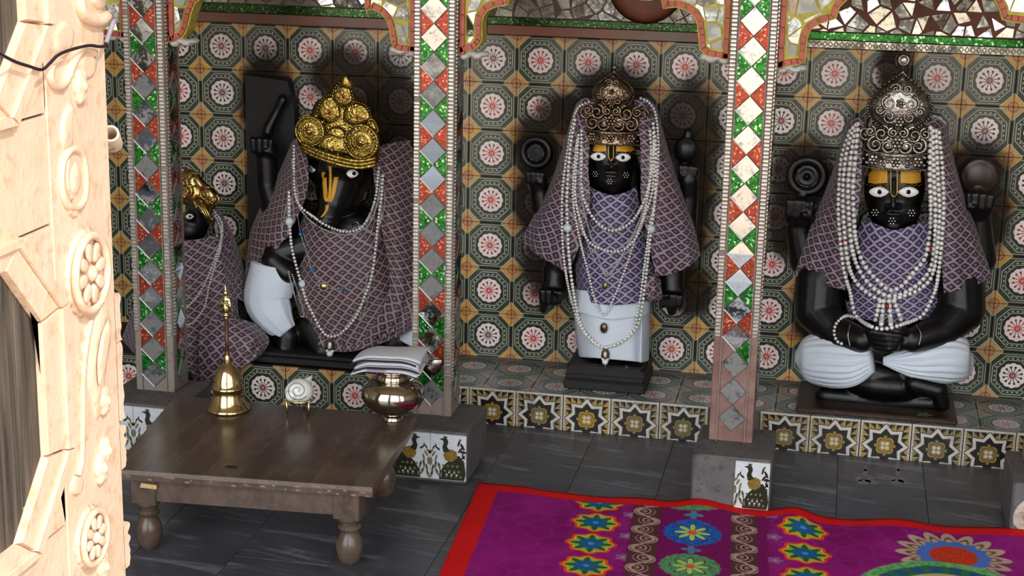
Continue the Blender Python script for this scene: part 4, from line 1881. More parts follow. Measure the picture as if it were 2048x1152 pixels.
# ============================================================ seated statue, right niche
s1 = []
RB = at(1765, 800, -.16)
rgt = thing('statue', 'black stone cross legged statue with folded hands and puffed white knees', 'statue', (RB.x, -.16, LT), 'black stone deities')
a0, a1 = at(1592, 806, -.278), at(1915, 846, -.278)
bb = B().box(a0.x, a1.x, -.278, -.012, LT, LT + .016, .004)
bb.obj('base', M_['brownstone'], rgt)
b = B()
pe(b, 1785, 560, -.11, 105, .085, 130)
pe(b, 1775, 690, -.11, 120, .085, 60)
pe(b, 1770, 760, -.13, 95, .10, 40)
limb(b, [(1790, 500, -.13, 42), (1790, 440, -.14, 44)])
pe(b, 1789, 375, -.145, 60, .085, 84)
pe(b, 1789, 418, -.165, 52, .072, 46)
pe(b, 1787, 450, -.205, 20, .026, 14)
b.chain([(at(1788, 360, -.226), .005), (at(1786, 412, -.252), .0095)])
pe(b, 1778, 414, -.238, 7, .009, 5)
pe(b, 1795, 414, -.238, 7, .009, 5)
pe(b, 1786, 428, -.236, 18, .009, 4.2)
pe(b, 1786, 437, -.233, 14, .009, 4.2)
pe(b, 1757, 383, -.208, 23, .014, 15)
pe(b, 1819, 383, -.208, 23, .014, 15)
# shoulders, lower arms sweeping to the lap
limb(b, [(1700, 500, -.12, 52), (1640, 560, -.13, 50), (1634, 620, -.15, 46), (1668, 664, -.20, 36), (1722, 680, -.25, 26)])
limb(b, [(1870, 500, -.12, 52), (1920, 560, -.13, 50), (1924, 620, -.15, 46), (1884, 660, -.20, 36), (1826, 680, -.25, 26)])
# folded hands
pe(b, 1770, 682, -.262, 60, .030, 22)
for k in range(4):
    limb(b, [(1742 + 3 * k, 664 + 10 * k, -.285, 7.5), (1772 + 2 * k, 668 + 10 * k, -.300, 7.5), (1800 - 3 * k, 672 + 8 * k, -.292, 6.5)])
limb(b, [(1735, 664, -.27, 8), (1752, 654, -.285, 7.5), (1770, 653, -.29, 6.5)])
limb(b, [(1818, 666, -.27, 8), (1800, 656, -.285, 7.5), (1780, 654, -.29, 6.5)])
# upper arms behind the shawl with raised hands
limb(b, [(1690, 500, -.10, 40), (1610, 520, -.09, 32), (1597, 462, -.10, 26), (1598, 440, -.10, 26)])
limb(b, [(1880, 500, -.10, 40), (1962, 520, -.09, 30), (1960, 450, -.10, 24), (1958, 430, -.10, 24)])
fist(b, 1599, 426, -.115, 35, 1)
fist(b, 1957, 412, -.115, 34, -1)
# crossed legs and feet
limb(b, [(1700, 720, -.13, 42), (1640, 722, -.16, 36), (1740, 745, -.17, 30), (1850, 770, -.17, 24)])
limb(b, [(1840, 720, -.13, 42), (1900, 722, -.15, 34), (1820, 745, -.17, 28)])
limb(b, [(1830, 768, -.21, 20), (1876, 780, -.21, 20), (1886, 808, -.21, 15)])
limb(b, [(1650, 790, -.16, 20), (1760, 800, -.16, 24), (1870, 806, -.17, 18)])
fuse('body', b, .0042, M_['stone'], rgt, s1)
bd = B()
p = at(1614, 352, -.07)
s = sz(-.07, 1614, 352)
bd.torus(p, 33 * s, 10 * s, 'Y', 40, 12)
bd.torus(p + Vector((0, .002, 0)), 17 * s, 5 * s, 'Y', 30, 10)
bd.ell(p + Vector((0, .008, 0)), (34 * s, .012, 34 * s))
bd.ell(p, (6 * s, .016, 6 * s))
bd.cap(p + Vector((-6 * s, .0, -36 * s)), 10 * s, p + Vector((-10 * s, -.01, -56 * s)), 12 * s)
fuse('wheel_emblem', bd, .003, M_['stone'], rgt)
bd = B()
p = at(1958, 352, -.05)
ol = [p + Vector((38 * s * math.cos(a * PI / 16) * (1.0), 0, 36 * s * math.sin(a * PI / 16))) for a in range(32)]
bd.puff(ol, p, (0, -.02, 0), 5)
bd.torus(p + Vector((0, -.010, 0)), 22 * s, 3.5 * s, 'Y', 30, 8)
bd.torus(p + Vector((0, -.006, 0)), 32 * s, 3.5 * s, 'Y', 30, 8)
bd.cap(p + Vector((0, .0, -30 * s)), 16 * s, p + Vector((0, -.01, -50 * s)), 18 * s)
fuse('conch_emblem', bd, .003, M_['brownstone'], rgt)
bt_ = bvh(s1)
eye(bt_, 1757, 384, 43, 22, rgt, 2)
eye(bt_, 1818, 384, 43, 22, rgt, -1)
tilak(bt_, 1731, 1847, 335, 368, 1788, rgt, 393)
for q in ((1750, 425), (1784, 442), (1823, 426)):
    flower_mark(bt_, q[0], q[1], 6.0, rgt)


# puffed cotton over the knees: a bag gathered towards the lap
def bag(name, path, radii, nphi, pleats, parent, store, depth=.9, mat='dhoti'):
    pts = [at(*p) for p in path]
    n = 36
    P3 = curve([tuple(p) for p in pts], n)
    Rr = [cr([(r,) for r in radii], i / (n - 1))[0] for i in range(n)]
    vs, fs = [], []
    for i in range(n):
        t = Vector(P3[min(i + 1, n - 1)] - P3[max(i - 1, 0)]).normalized()
        a = t.cross(Vector((0, 1, 0))).normalized()
        c = t.cross(a)
        f = i / (n - 1)
        for j in range(nphi):
            ph = 2 * PI * j / nphi
            k = 1 + pleats[1] * (f ** pleats[2]) * math.sin(pleats[0] * ph + 2.2 * f + .6 * math.sin(3 * ph)) + .35 * pleats[1] * f * math.sin(pleats[0] * 2.3 * ph + 1)
            rr = Rr[i] * sz(path[0][2], path[0][0], path[0][1]) * k
            vs.append(Vector(P3[i]) + a * (rr * math.cos(ph)) + c * (rr * depth * math.sin(ph)))
    for i in range(n - 1):
        for j in range(nphi):
            q, w = i * nphi + j, i * nphi + (j + 1) % nphi
            fs.append((q, w, w + nphi, q + nphi))
    fs.append(tuple(range(nphi))[::-1])
    fs.append(tuple((n - 1) * nphi + j for j in range(nphi)))
    if store is not None:
        store.append((vs, fs))
    return mesh(name, vs, fs, M_[mat], parent, True)


bag('knee_cloth', [(1590, 716, -.20), (1610, 716, -.20), (1650, 718, -.205), (1700, 722, -.215), (1744, 716, -.225)], [8, 42, 54, 50, 26], 120, (22, .085, 1.5), rgt, s1)
bag('knee_cloth', [(1948, 722, -.19), (1930, 722, -.19), (1890, 716, -.20), (1830, 722, -.21), (1766, 722, -.215)], [8, 40, 50, 34, 7], 120, (20, .10, 1.4), rgt, s1)
cloth('front_cloth', [[(1728, 440, -.19), (1706, 480, -.16), (1690, 540, -.14), (1690, 590, -.14), (1700, 640, -.15)],
                      [(1752, 448, -.218), (1740, 485, -.214), (1734, 540, -.208), (1734, 590, -.205), (1738, 640, -.205)],
                      [(1788, 460, -.232), (1786, 490, -.230), (1785, 540, -.226), (1785, 590, -.22), (1785, 648, -.22)],
                      [(1826, 450, -.218), (1834, 486, -.214), (1840, 540, -.208), (1842, 590, -.205), (1838, 640, -.205)],
                      [(1852, 442, -.19), (1868, 480, -.16), (1884, 540, -.14), (1886, 590, -.14), (1876, 640, -.15)]],
      M_['fabric_blue'], rgt, 50, 70, ((.002, 3, .3, 1.0), (.0012, 7, 1.4, -1.0)), store=s1)
cloth('shawl', [[(1730, 236, -.15), (1724, 300, -.20), (1722, 370, -.222), (1712, 450, -.232), (1700, 520, -.228), (1692, 580, -.215)],
                [(1712, 236, -.145), (1704, 300, -.195), (1694, 370, -.215), (1680, 450, -.218), (1664, 520, -.215), (1656, 572, -.205)],
                [(1696, 245, -.115), (1682, 310, -.160), (1668, 380, -.178), (1650, 440, -.185), (1630, 510, -.185), (1620, 562, -.182)],
                [(1690, 258, -.07), (1670, 330, -.08), (1650, 385, -.10), (1630, 430, -.125), (1606, 500, -.14), (1588, 553, -.15)]],
      M_['fabric'], rgt, 40, 80, ((.003, 2, .6, .8), (.0015, 5, .2, -.5)), uvoff=(.2, .3), uvrot=.2, store=s1)
cloth('shawl', [[(1852, 236, -.15), (1858, 300, -.20), (1862, 370, -.222), (1872, 450, -.232), (1882, 520, -.228), (1888, 586, -.215)],
                [(1870, 236, -.145), (1878, 300, -.195), (1890, 370, -.215), (1904, 450, -.218), (1916, 520, -.215), (1922, 580, -.205)],
                [(1886, 245, -.115), (1900, 310, -.160), (1916, 380, -.178), (1932, 440, -.185), (1948, 510, -.185), (1956, 568, -.182)],
                [(1894, 258, -.07), (1910, 330, -.08), (1926, 385, -.10), (1944, 430, -.125), (1966, 500, -.14), (1984, 553, -.15)]],
      M_['fabric'], rgt, 40, 80, ((.003, 2, .2, .8), (.0015, 5, .9, -.5)), uvoff=(.5, .1), uvrot=-.2, store=s1)

# ============================================================ boar headed statue, left niche
s2 = []
LB = at(660, 735, -.2)
PZ = .150
lft = thing('statue', 'black stone boar headed statue under a gold crown, draped in purple brocade', 'statue', (LB.x, -.2, PZ), 'black stone deities')
a0 = at(478, 735, -.33)
bb = B().box(a0.x, .79, -.335, -.012, PZ, PZ + .02, .004)
bb.box(a0.x + .01, .785, -.325, -.012, PZ + .02, PZ + .032, .004)
bb.obj('base', M_['stone2'], lft)
# dark backing slab behind the raised arm
q = [at(492, 146, -.03), at(578, 158, -.03), at(592, 215, -.03), at(596, 330, -.03), at(590, 560, -.03), at(500, 560, -.03)]
bb = B().prism([(p.x, -.008, p.z) for p in q], (0, -.035, 0), inset=.006)
bb.obj('backing_slab', M_['stone2'], lft)
b = B()
pe(b, 690, 560, -.14, 110, .10, 140)
pe(b, 690, 660, -.14, 100, .10, 60)
pe(b, 690, 470, -.14, 85, .085, 70)
# boar head: brow, cheeks, long snout turned down to the left
pe(b, 686, 340, -.17, 66, .085, 62)
pe(b, 680, 380, -.20, 50, .07, 50)
b.chain([(at(678, 370, -.23), .060), (at(668, 405, -.26), .048), (at(656, 436, -.275), .036)])
pe(b, 652, 444, -.295, 24, .020, 17)
pe(b, 644, 442, -.310, 5, .006, 5)
pe(b, 660, 444, -.310, 5, .006, 5)
pe(b, 706, 346, -.23, 20, .02, 13, .2)
pe(b, 648, 340, -.225, 18, .02, 13, -.2)
b.chain([(at(628, 350, -.18), .020), (at(622, 322, -.185), .008)])
b.chain([(at(750, 356, -.16), .022), (at(764, 322, -.155), .008)])
# raised arm with club, lowered arm on the hip, legs
limb(b, [(640, 480, -.15, 50), (560, 440, -.12, 34), (534, 370, -.11, 22), (532, 318, -.11, 22)])
fist(b, 532, 300, -.115, 30, 1)
limb(b, [(530, 320, -.10, 16), (536, 258, -.09, 12), (556, 220, -.08, 9), (566, 200, -.075, 12)])
limb(b, [(620, 490, -.16, 46), (560, 505, -.20, 34), (548, 522, -.23, 26), (575, 545, -.24, 22)])
limb(b, [(550, 560, -.20, 44), (540, 620, -.22, 40), (575, 672, -.24, 26), (572, 700, -.25, 24)])
limb(b, [(572, 704, -.25, 18), (556, 716, -.30, 13)])
limb(b, [(760, 620, -.18, 50), (790, 680, -.20, 40), (800, 705, -.22, 26)])
limb(b, [(630, 660, -.20, 40), (650, 700, -.24, 34)])
fuse('body', b, .0045, M_['stone'], lft, s2)
bt_ = bvh(s2)
eye(bt_, 705, 347, 26, 18, lft, 3)
decal(bt_, [(613, 326), (622, 331), (632, 340), (626, 347), (616, 342)], .002, .003, 'ear_mark', M_['dhoti'], lft, 3, 2)
for pth, w in (([(648, 344), (649, 370), (652, 398), (656, 408)], 5.0), ([(660, 330), (661, 350), (660, 380), (657, 412)], 3.0), ([(674, 346), (670, 370), (664, 396), (657, 410)], 5.0)):
    pp = curve(pth, 14)
    decal(bt_, [(p[0] - w, p[1]) for p in pp] + [(p[0] + w, p[1]) for p in pp[::-1]], .0016, .001, 'forehead_stripe', M_['tilak'], lft, 3, 1)
pp = curve([(656, 404), (654, 418), (646, 432), (640, 437)], 10)
decal(bt_, [(p[0] - 4.5 + .35 * i, p[1]) for i, p in enumerate(pp)] + [(p[0] + 4.5 - .35 * i, p[1]) for i, p in list(enumerate(pp))[::-1]], .0016, .001, 'forehead_stripe', M_['tilak'], lft, 2, 1)
# white leg cloth
bag('leg_cloth', [(546, 528, -.22), (542, 560, -.225), (536, 600, -.235), (552, 636, -.25), (574, 664, -.255)], [44, 48, 48, 38, 22], 90, (9, .03, 1.3), lft, s2, .8)
cloth('skirt_corner', [[(778, 662, -.22), (800, 680, -.25), (832, 698, -.26)], [(790, 640, -.22), (815, 660, -.25), (840, 680, -.26)], [(800, 620, -.21), (830, 640, -.23), (850, 660, -.25)]], M_['dhoti'], lft, 20, 20, store=s2)
# brocade
cloth('front_cloth', [[(606, 432, -.20), (590, 500, -.19), (588, 560, -.19), (600, 620, -.21), (622, 676, -.24)],
                      [(640, 452, -.262), (634, 510, -.268), (630, 570, -.268), (634, 630, -.272), (644, 690, -.28)],
                      [(690, 458, -.275), (692, 515, -.280), (694, 575, -.285), (694, 640, -.288), (692, 700, -.292)],
                      [(735, 440, -.255), (746, 510, -.260), (752, 575, -.268), (752, 635, -.274), (748, 690, -.28)],
                      [(762, 380, -.20), (785, 490, -.19), (798, 560, -.20), (800, 610, -.22), (800, 640, -.24)]],
      M_['fabric_maroon'], lft, 50, 80, ((.003, 2.5, .3, 1.4), (.002, 6, 1.4, -1.4)), uvrot=.12, store=s2)
cloth('shawl', [[(744, 300, -.205), (748, 360, -.235), (762, 450, -.262), (776, 520, -.262), (778, 580, -.266), (752, 640, -.292), (712, 702, -.306)],
                [(764, 290, -.19), (776, 370, -.215), (790, 450, -.24), (804, 530, -.246), (806, 590, -.262), (790, 640, -.286), (760, 688, -.296)],
                [(790, 284, -.15), (808, 370, -.17), (822, 450, -.195), (832, 530, -.21), (836, 585, -.235), (826, 630, -.265), (806, 668, -.28)],
                [(820, 280, -.09), (840, 370, -.11), (852, 450, -.14), (858, 530, -.16), (862, 575, -.20), (858, 610, -.23), (850, 640, -.25)]],
      M_['fabric_maroon'], lft, 50, 90, ((.004, 2, .2, 1.0), (.002, 5, .9, -.7)), uvoff=(.5, .1), uvrot=-.35, store=s2)
cloth('shawl', [[(602, 272, -.205), (616, 330, -.240), (612, 390, -.268), (586, 450, -.262), (550, 505, -.250), (518, 550, -.25), (493, 604, -.24)],
                [(594, 276, -.19), (596, 330, -.215), (586, 390, -.240), (560, 445, -.235), (530, 500, -.230), (506, 545, -.235), (491, 600, -.235)],
                [(588, 280, -.14), (574, 335, -.15), (556, 385, -.17), (530, 435, -.175), (510, 480, -.185), (498, 530, -.20), (489, 594, -.22)],
                [(584, 286, -.09), (558, 345, -.095), (536, 390, -.11), (514, 430, -.12), (500, 470, -.14), (492, 530, -.17), (485, 590, -.20)]],
      M_['fabric_maroon'], lft, 36, 90, ((.003, 2, .6, .9), (.002, 5, .2, -.5)), uvoff=(.2, .3), uvrot=.35, store=s2)
cloth('shawl_hem', [[(636, 690, -.295), (680, 704, -.305), (740, 694, -.30), (790, 664, -.29)], [(640, 676, -.29), (684, 690, -.30), (742, 680, -.296), (792, 650, -.285)]], M_['fabric_maroon'], lft, 14, 50, ((.002, 1, 0, 2),), uvoff=(.3, .3), store=s2)

# ============================================================ small consort behind the first column
s3 = []
CB_ = at(380, 770, -.33)
con = thing('statue', 'small black statue wrapped in purple brocade behind the first mirror column', 'statue', (CB_.x, -.28, PZ), 'black stone deities')
b = B()
pe(b, 375, 436, -.26, 46, .06, 56)
pe(b, 372, 458, -.28, 36, .05, 30)
b.chain([(at(362, 430, -.32), .004), (at(356, 450, -.335), .008)])
pe(b, 380, 433, -.312, 13, .008, 9)
pe(b, 362, 470, -.32, 14, .010, 5)
limb(b, [(375, 500, -.26, 30), (375, 560, -.25, 62), (375, 660, -.25, 90), (385, 735, -.26, 90)])
pe(b, 400, 720, -.27, 110, .08, 45)
fuse('body', b, .0045, M_['stone'], con, s3)
bt_ = bvh(s3)
eye(bt_, 379, 433, 17, 12, con, 1)
decal(bt_, [(364, 406), (371, 408), (370, 422), (366, 428), (363, 422)], .0016, .001, 'forehead_stripe', M_['tilak'], con, 2, 2)
cloth('robe', [[(330, 478, -.22), (290, 560, -.20), (258, 640, -.20), (240, 700, -.21), (240, 770, -.23)],
               [(350, 476, -.32), (320, 560, -.34), (296, 640, -.355), (286, 700, -.365), (290, 780, -.37)],
               [(385, 480, -.335), (378, 560, -.365), (372, 640, -.385), (370, 700, -.395), (372, 782, -.395)],
               [(425, 470, -.30), (440, 550, -.34), (440, 630, -.36), (444, 690, -.375), (436, 764, -.385)],
               [(444, 460, -.25), (470, 540, -.25), (476, 620, -.25), (490, 680, -.27), (480, 740, -.31)]],
      M_['fabric'], con, 60, 90, ((.006, 4, .3, .6), (.003, 9, 1.0, -.5)), uvrot=.15, store=s3)
cloth('robe_train', [[(400, 640, -.375), (396, 700, -.41), (400, 770, -.41)], [(440, 634, -.37), (448, 690, -.405), (452, 752, -.405)], [(484, 640, -.33), (504, 680, -.38), (496, 728, -.40)], [(516, 650, -.28), (538, 680, -.30), (524, 708, -.34)]],
      M_['fabric'], con, 50, 50, ((.005, 2.5, .4, 1.2), (.003, 6, 0, .4)), uvoff=(.3, 0), uvrot=-.2, store=s3)
cloth('veil', [[(424, 420, -.24), (440, 470, -.26), (452, 530, -.29), (448, 600, -.33)], [(440, 424, -.19), (460, 470, -.20), (476, 530, -.22), (480, 600, -.26)], [(446, 432, -.14), (470, 480, -.14), (488, 540, -.16), (498, 610, -.2)]], M_['fabric'], con, 24, 50, ((.004, 2, .4, 1),), uvoff=(.1, .2), store=s3)
# ------------------------------------------------------------------ crowns
def spiral(c, r, turns, tr, flip=1, start=0.0, n=36, lift=.0):
    pts = []
    for i in range(n):
        t = i / (n - 1)
        a = start + flip * turns * 2 * PI * t
        rr = r * (1 - .85 * t)
        pts.append(c + Vector((rr * math.cos(a), -lift * t, rr * math.sin(a))))
    return B().tube(pts, [tr * (1 - .4 * i / (n - 1)) for i in range(n)], 7)


def rosette(c, r, n, mat, parent, name='rosette', depth=.006, gem=None):
    b = B()
    for k in range(n):
        a = 2 * PI * k / n
        p = c + Vector((.62 * r * math.cos(a), -depth * .4, .62 * r * math.sin(a)))
        b.ell(p, (r * .36, depth, r * .36), seg=10, rings=8)
    b.ell(c + Vector((0, -depth * .7, 0)), (r * .32, depth, r * .32), seg=12, rings=8)
    o = b.obj(name, mat, parent, True)
    if gem:
        B().ell(c + Vector((0, -depth * 1.5, 0)), (r * .2, depth * .5, r * .28), seg=10, rings=8).obj('gem', gem, o, True)
    return o


def silver_crown(label, cx, yb, y1, y2, ytop, wb, wp, Y, mat, dy, ball, tilt=0.0):
    """band (yb to y1), openwork tier (y1 to y2), teardrop plaque (y2 to ytop) and finial"""
    s = sz(Y, cx, yb)
    base = at(cx, yb, Y)
    root = thing('crown', label, 'crown', base, 'silver crowns')
    m = M_[mat]

    def V(x, y, d=0.0):
        return at(x, y, Y - d)
    hw = wb / 2 * s
    dep = dy
    hb = (yb - y1) * s
    band = B().lathe(base, [(hw * .99, 0), (hw * 1.03, hb * .08), (hw, hb * .2), (hw * 1.0, hb * .8), (hw * 1.04, hb * .92), (hw * 1.0, hb)], 60, 1, dep / hw)
    bo = band.obj('band', m, root, True)
    # flowers and beads round the band
    for k in range(-3, 4):
        a = -PI / 2 + k * .36
        p = base + Vector((hw * 1.01 * math.cos(a), dep * 1.02 * math.sin(a), hb * .5))
        if k % 2 == 0:
            rosette(p, hb * .34, 6, m, bo, 'band_flower', .003)
        else:
            B().balls([p + Vector((dx * hb, 0, dz * hb)) for dx, dz in ((-.2, 0), (.2, 0), (0, .22), (0, -.22))], hb * .13, 2).obj('band_beads', m, bo, True)
    for zz in (.03, .97):
        cs = []
        for k in range(44):
            a = PI + PI * k / 43
            cs.append(base + Vector((hw * 1.05 * math.cos(a), dep * 1.06 * math.sin(a), hb * zz)))
        B().balls(cs, hb * .06, 1).obj('bead_rim', m, bo, True)['kind'] = 'stuff'
    # tier: domed cap with scrolls in front
    ht = (y1 - y2) * s
    tier = B().lathe(base + Vector((0, 0, hb)), [(hw * .96, 0), (hw * .99, ht * .3), (hw * .93, ht * .7), (hw * .72, ht * 1.1), (hw * .3, ht * 1.35), (hw * .02, ht * 1.4)], 48, 1, dep / hw * .95)
    to = tier.obj('cap', m, root, True)
    for sg in (-1, 1):
        for (dx, dz, r, fl) in ((.28, .32, .26, 1), (.66, .34, .26, -1), (.50, .86, .27, 1), (.84, .90, .18, 1), (.16, .95, .16, -1)):
            x = sg * dx * hw
            yy = -dep * .96 * math.sqrt(max(.05, 1 - (dx * .95) ** 2))
            c = base + Vector((x, yy - .003, hb + dz * ht))
            spiral(c, r * hw, 1.6, .10 * hw * .55, sg * fl, PI / 2, lift=.004).obj('scroll', m, to, True)
        x = sg * hw * .97
        spiral(base + Vector((x, -dep * .25, hb + ht * .75)), hw * .24, 1.5, hw * .06, sg, 0).obj('side_scroll', m, to, True)
    rosette(base + Vector((0, -dep - .002, hb + ht * .5)), hw * .2, 6, m, to, 'cap_flower', .005)
    # plaque
    hp = (y2 - ytop) * s
    wpx = wp / 2 * s
    c = base + Vector((math.sin(tilt) * hp * .3, -dep * .55, hb + ht + hp * .40))
    ol = []
    for k in range(40):
        a = 2 * PI * k / 40
        x, z = math.sin(a), -math.cos(a)
        if z > 0:
            x *= (1 - z ** 2.2 * .95) if z < .999 else 0
            z = z * .60
        else:
            x *= 1.0
            z = z * .42
        ol.append(c + Vector((x * wpx, 0, z * hp)))
    plaque = B().puff(ol, c, (0, -dep * .55, 0), 7)
    po = plaque.obj('plaque', m, root, True)

    def on(u, v):
        """point on the cushion: u across, v up, -1..1"""
        h = max(0, 1 - (u * u + v * v)) ** .5
        zz = v * (.60 if v > 0 else .42)
        xx = u
        return c + Vector((xx * wpx, -dep * .55 * h - .001, zz * hp))
    for f, r in ((.97, .030), (.80, .022)):
        cs = []
        for k in range(56):
            a = 2 * PI * k / 56
            q = c + (Vector(cr([tuple(p) for p in ol + ol[:1]], k / 56)) - c) * f
            h = (1 - f * f) ** .5
            cs.append(q + Vector((0, -dep * .55 * h - .001, 0)))
        B().balls(cs, wpx * r * 1.5, 1).obj('bead_rim', m, po, True)['kind'] = 'stuff'
    for sg in (-1, 1):
        for (u, v, r, fl, st) in ((.30, -.35, .22, 1, 0), (.34, .12, .24, -1, PI / 2), (.16, .52, .17, 1, PI), (.60, -.10, .14, 1, 0)):
            spiral(on(sg * u, v), r * wpx, 1.5, wpx * .045, sg * fl, st, lift=.003).obj('scroll', m, po, True)
    rosette(on(0, -.55), wpx * .18, 6, m, po, 'plaque_flower', .004)
    rosette(on(0, .14), wpx * .16, 5, m, po, 'plaque_flower', .004)
    # finial
    tz = base + Vector((math.sin(tilt) * hp, -dep * .5, hb + ht + hp * .99))
    fo = B().lathe(tz, [(ball * s * .5, 0), (ball * s * .35, ball * s * .3), (ball * s * .8, ball * s * .6), (ball * s, ball * s * 1.3), (ball * s * .75, ball * s * 1.9), (ball * s * .3, ball * s * 2.2), (ball * s * .12, ball * s * 2.5)], 24).obj('finial', m, root, True)
    B().torus(tz + Vector((0, -ball * s * .8, ball * s * 1.3)), ball * s * .55, ball * s * .14, 'Y', 20, 8).obj('finial_ring', m, fo, True)
    return root


silver_crown('tall silver crown with teardrop plaque on the seated statue', 1789, 333, 299, 256, 138, 126, 128, -.172, 'silver', .072, 17)
silver_crown('tarnished silver crown on the standing statue', 1227, 284, 256, 214, 138, 116, 84, -.160, 'silver_dark', .068, 5)

# gold crown, tilted, made of layered leaves with two big rosettes
Y = -.235
gp = at(676, 316, Y)
gold = thing('crown', 'tilted gold crown with two big round rosettes and red gems', 'crown', gp)
G = M_['gold']
sg_ = sz(Y, 676, 300)


def gpuff(name, outline, cen, bulge, mat, parent, Yd, rings=6, n=40):
    pts = curve(list(outline) + [outline[0]], n + 1)[:-1]
    return B().puff([at(p[0], p[1], Yd) for p in pts], at(cen[0], cen[1], Yd), (0, -bulge, 0), rings).obj(name, mat, parent, True)


cap = B()
pe(cap, 676, 285, -.19, 68, .085, 46)
cap.obj('cap', G, gold, True)
gpuff('crown_plate', [(597, 292), (594, 262), (602, 240), (622, 228), (630, 205), (652, 190), (668, 168), (690, 158), (702, 170), (712, 190), (732, 208), (744, 235), (756, 268), (760, 300), (752, 330), (720, 332), (660, 316), (620, 305)], (680, 260), .035, G, gold, -.215)
for x, y, r in ((621, 262, 29), (724, 283, 34)):
    c = at(x, y, -.262)
    ro = B().lathe(Vector((0, 0, 0)), [(r * sg_ * 1.05, 0), (r * sg_ * 1.02, .006), (r * sg_ * .8, .008), (r * sg_ * .62, .006), (r * sg_ * .5, .009), (r * sg_ * .3, .008), (r * sg_ * .2, .012), (.0005, .014)], 32)
    ro.v = [c + Vector((v.x, -v.z, v.y)) for v in ro.v]
    rr = ro.obj('round_rosette', G, gold, True)
    for f, t in ((.98, .09), (.66, .06), (.36, .06)):
        B().torus(c + Vector((0, -.009, 0)), r * sg_ * f, r * sg_ * t, 'Y', 40, 8).obj('rosette_ring', G, rr, True)
    cs = [c + Vector((r * sg_ * .82 * math.cos(a * PI / 12), -.009, r * sg_ * .82 * math.sin(a * PI / 12))) for a in range(24)]
    B().balls(cs, r * sg_ * .08, 1).obj('rosette_beads', G, rr, True)['kind'] = 'stuff'
    B().ell(c + Vector((0, -.016, 0)), (.006, .004, .006)).obj('rosette_boss', M_['brass'], rr, True)
for ol, ce, bl, yd in (([(634, 236), (640, 205), (660, 190), (676, 206), (682, 236), (660, 250)], (658, 222), .009, -.246),
                       ([(684, 244), (690, 216), (712, 204), (734, 214), (742, 240), (716, 254)], (714, 232), .009, -.246),
                       ([(664, 200), (670, 176), (690, 158), (700, 174), (706, 204), (684, 216)], (686, 190), .009, -.250),
                       ([(650, 292), (654, 262), (672, 252), (690, 262), (690, 296), (668, 302)], (671, 278), .0085, -.254),
                       ([(600, 252), (604, 236), (616, 230), (628, 238), (622, 250)], (614, 242), .010, -.245),
                       ([(734, 252), (740, 238), (750, 244), (756, 262), (744, 264)], (746, 252), .010, -.245)):
    lf = gpuff('leaf_plate', ol, ce, bl, G, gold, yd)
    edge = curve(ol + [ol[0]], 30)[:-1]
    B().balls([at(p[0], p[1], yd - .002) for p in edge], .0032, 1).obj('bead_edge', M_['gold2'], lf, True)['kind'] = 'stuff'
    if bl < .0095:
        inn = [(ce[0] + (p_[0] - ce[0]) * .62, ce[1] + (p_[1] - ce[1]) * .62) for p_ in ol]
        B().tube([at(p[0], p[1], yd - bl * .72) for p in curve(inn + [inn[0]], 30)[:-1]], .0018, 6, True).obj('leaf_ring', G, lf, True)
        for q_ in inn:
            B().tube([at(ce[0], ce[1], yd - bl), at((q_[0] + ce[0]) / 2, (q_[1] + ce[1]) / 2, yd - bl * .98), at(q_[0], q_[1], yd - bl * .75)], .0013, 6).obj('leaf_vein', G, lf, True)
        q = at(ce[0], ce[1] + 2, yd - bl)
        B().ell(q, (.0045, .003, .008)).obj('gem', M_['gem'], lf, True)
for k, off in enumerate((0, 8, 16)):
    pts = [at(p[0], p[1] - off * .85, -.272 + .0 * k) for p in curve([(603, 300), (640, 314), (680, 326), (720, 334), (752, 330)], 40)]
    pts = [p + Vector((0, -.02 * math.sin(PI * i / 39), 0)) for i, p in enumerate(pts)]
    B().tube(pts, .0065, 8).obj('brow_band', G, gold, True)
for x, y, r in ((664, 300, 4), (690, 290, 4), (700, 270, 4), (692, 304, 3.5), (645, 244, 4), (690, 246, 3.5), (632, 232, 4), (740, 246, 4), (672, 182, 4), (706, 212, 3.5), (700, 258, 5), (693, 283, 4), (676, 310, 3.5)):
    B().balls([at(x, y, -.276)], r * sg_, 2).obj('gold_bead', M_['gold2'], gold, True)
gpuff('crown_tip', [(678, 176), (682, 160), (692, 148), (702, 160), (704, 178)], (691, 166), .010, G, gold, -.252)

# gold crown of the small consort
cr_root = thing('crown', 'openwork gold crown with red gems on the small statue', 'crown', at(395, 420, -.30))
G2 = M_['gold2']
gpuff('crown_plate', [(350, 405), (352, 360), (372, 338), (394, 345), (410, 364), (430, 382), (438, 404), (424, 424), (424, 450), (404, 428), (376, 408)], (390, 390), .020, G2, cr_root, -.29)
for x, y, r, f in ((386, 362, 18, 1), (372, 384, 14, -1), (412, 388, 16, 1), (428, 400, 12, -1), (362, 366, 12, 1), (398, 404, 13, 1)):
    spiral(at(x, y, -.318), r * .00148, 1.5, .0036, f, 1.0, lift=.004).obj('scroll', G2, cr_root, True)
for x, y in ((374, 392), (392, 394), (404, 376)):
    B().ell(at(x, y, -.325), (.0045, .003, .010), Matrix.Rotation(.4, 3, 'Y')).obj('gem', M_['gem'], cr_root, True)
for x, y in ((362, 344), (378, 336), (394, 342), (408, 358), (424, 374), (434, 392), (420, 404), (414, 402), (424, 438), (404, 424), (392, 414), (424, 396), (376, 372)):
    B().balls([at(x, y, -.322)], .0048, 2).obj('gold_bead', M_['brass'], cr_root, True)
for k in range(3):
    B().tube([at(x, y + k * 7 - 6 * k, -.322) for x, y in ((388 + 5 * k, 398), (404 + 5 * k, 420), (418 + 4 * k, 446))], .004, 7).obj('brow_band', G2, cr_root, True)

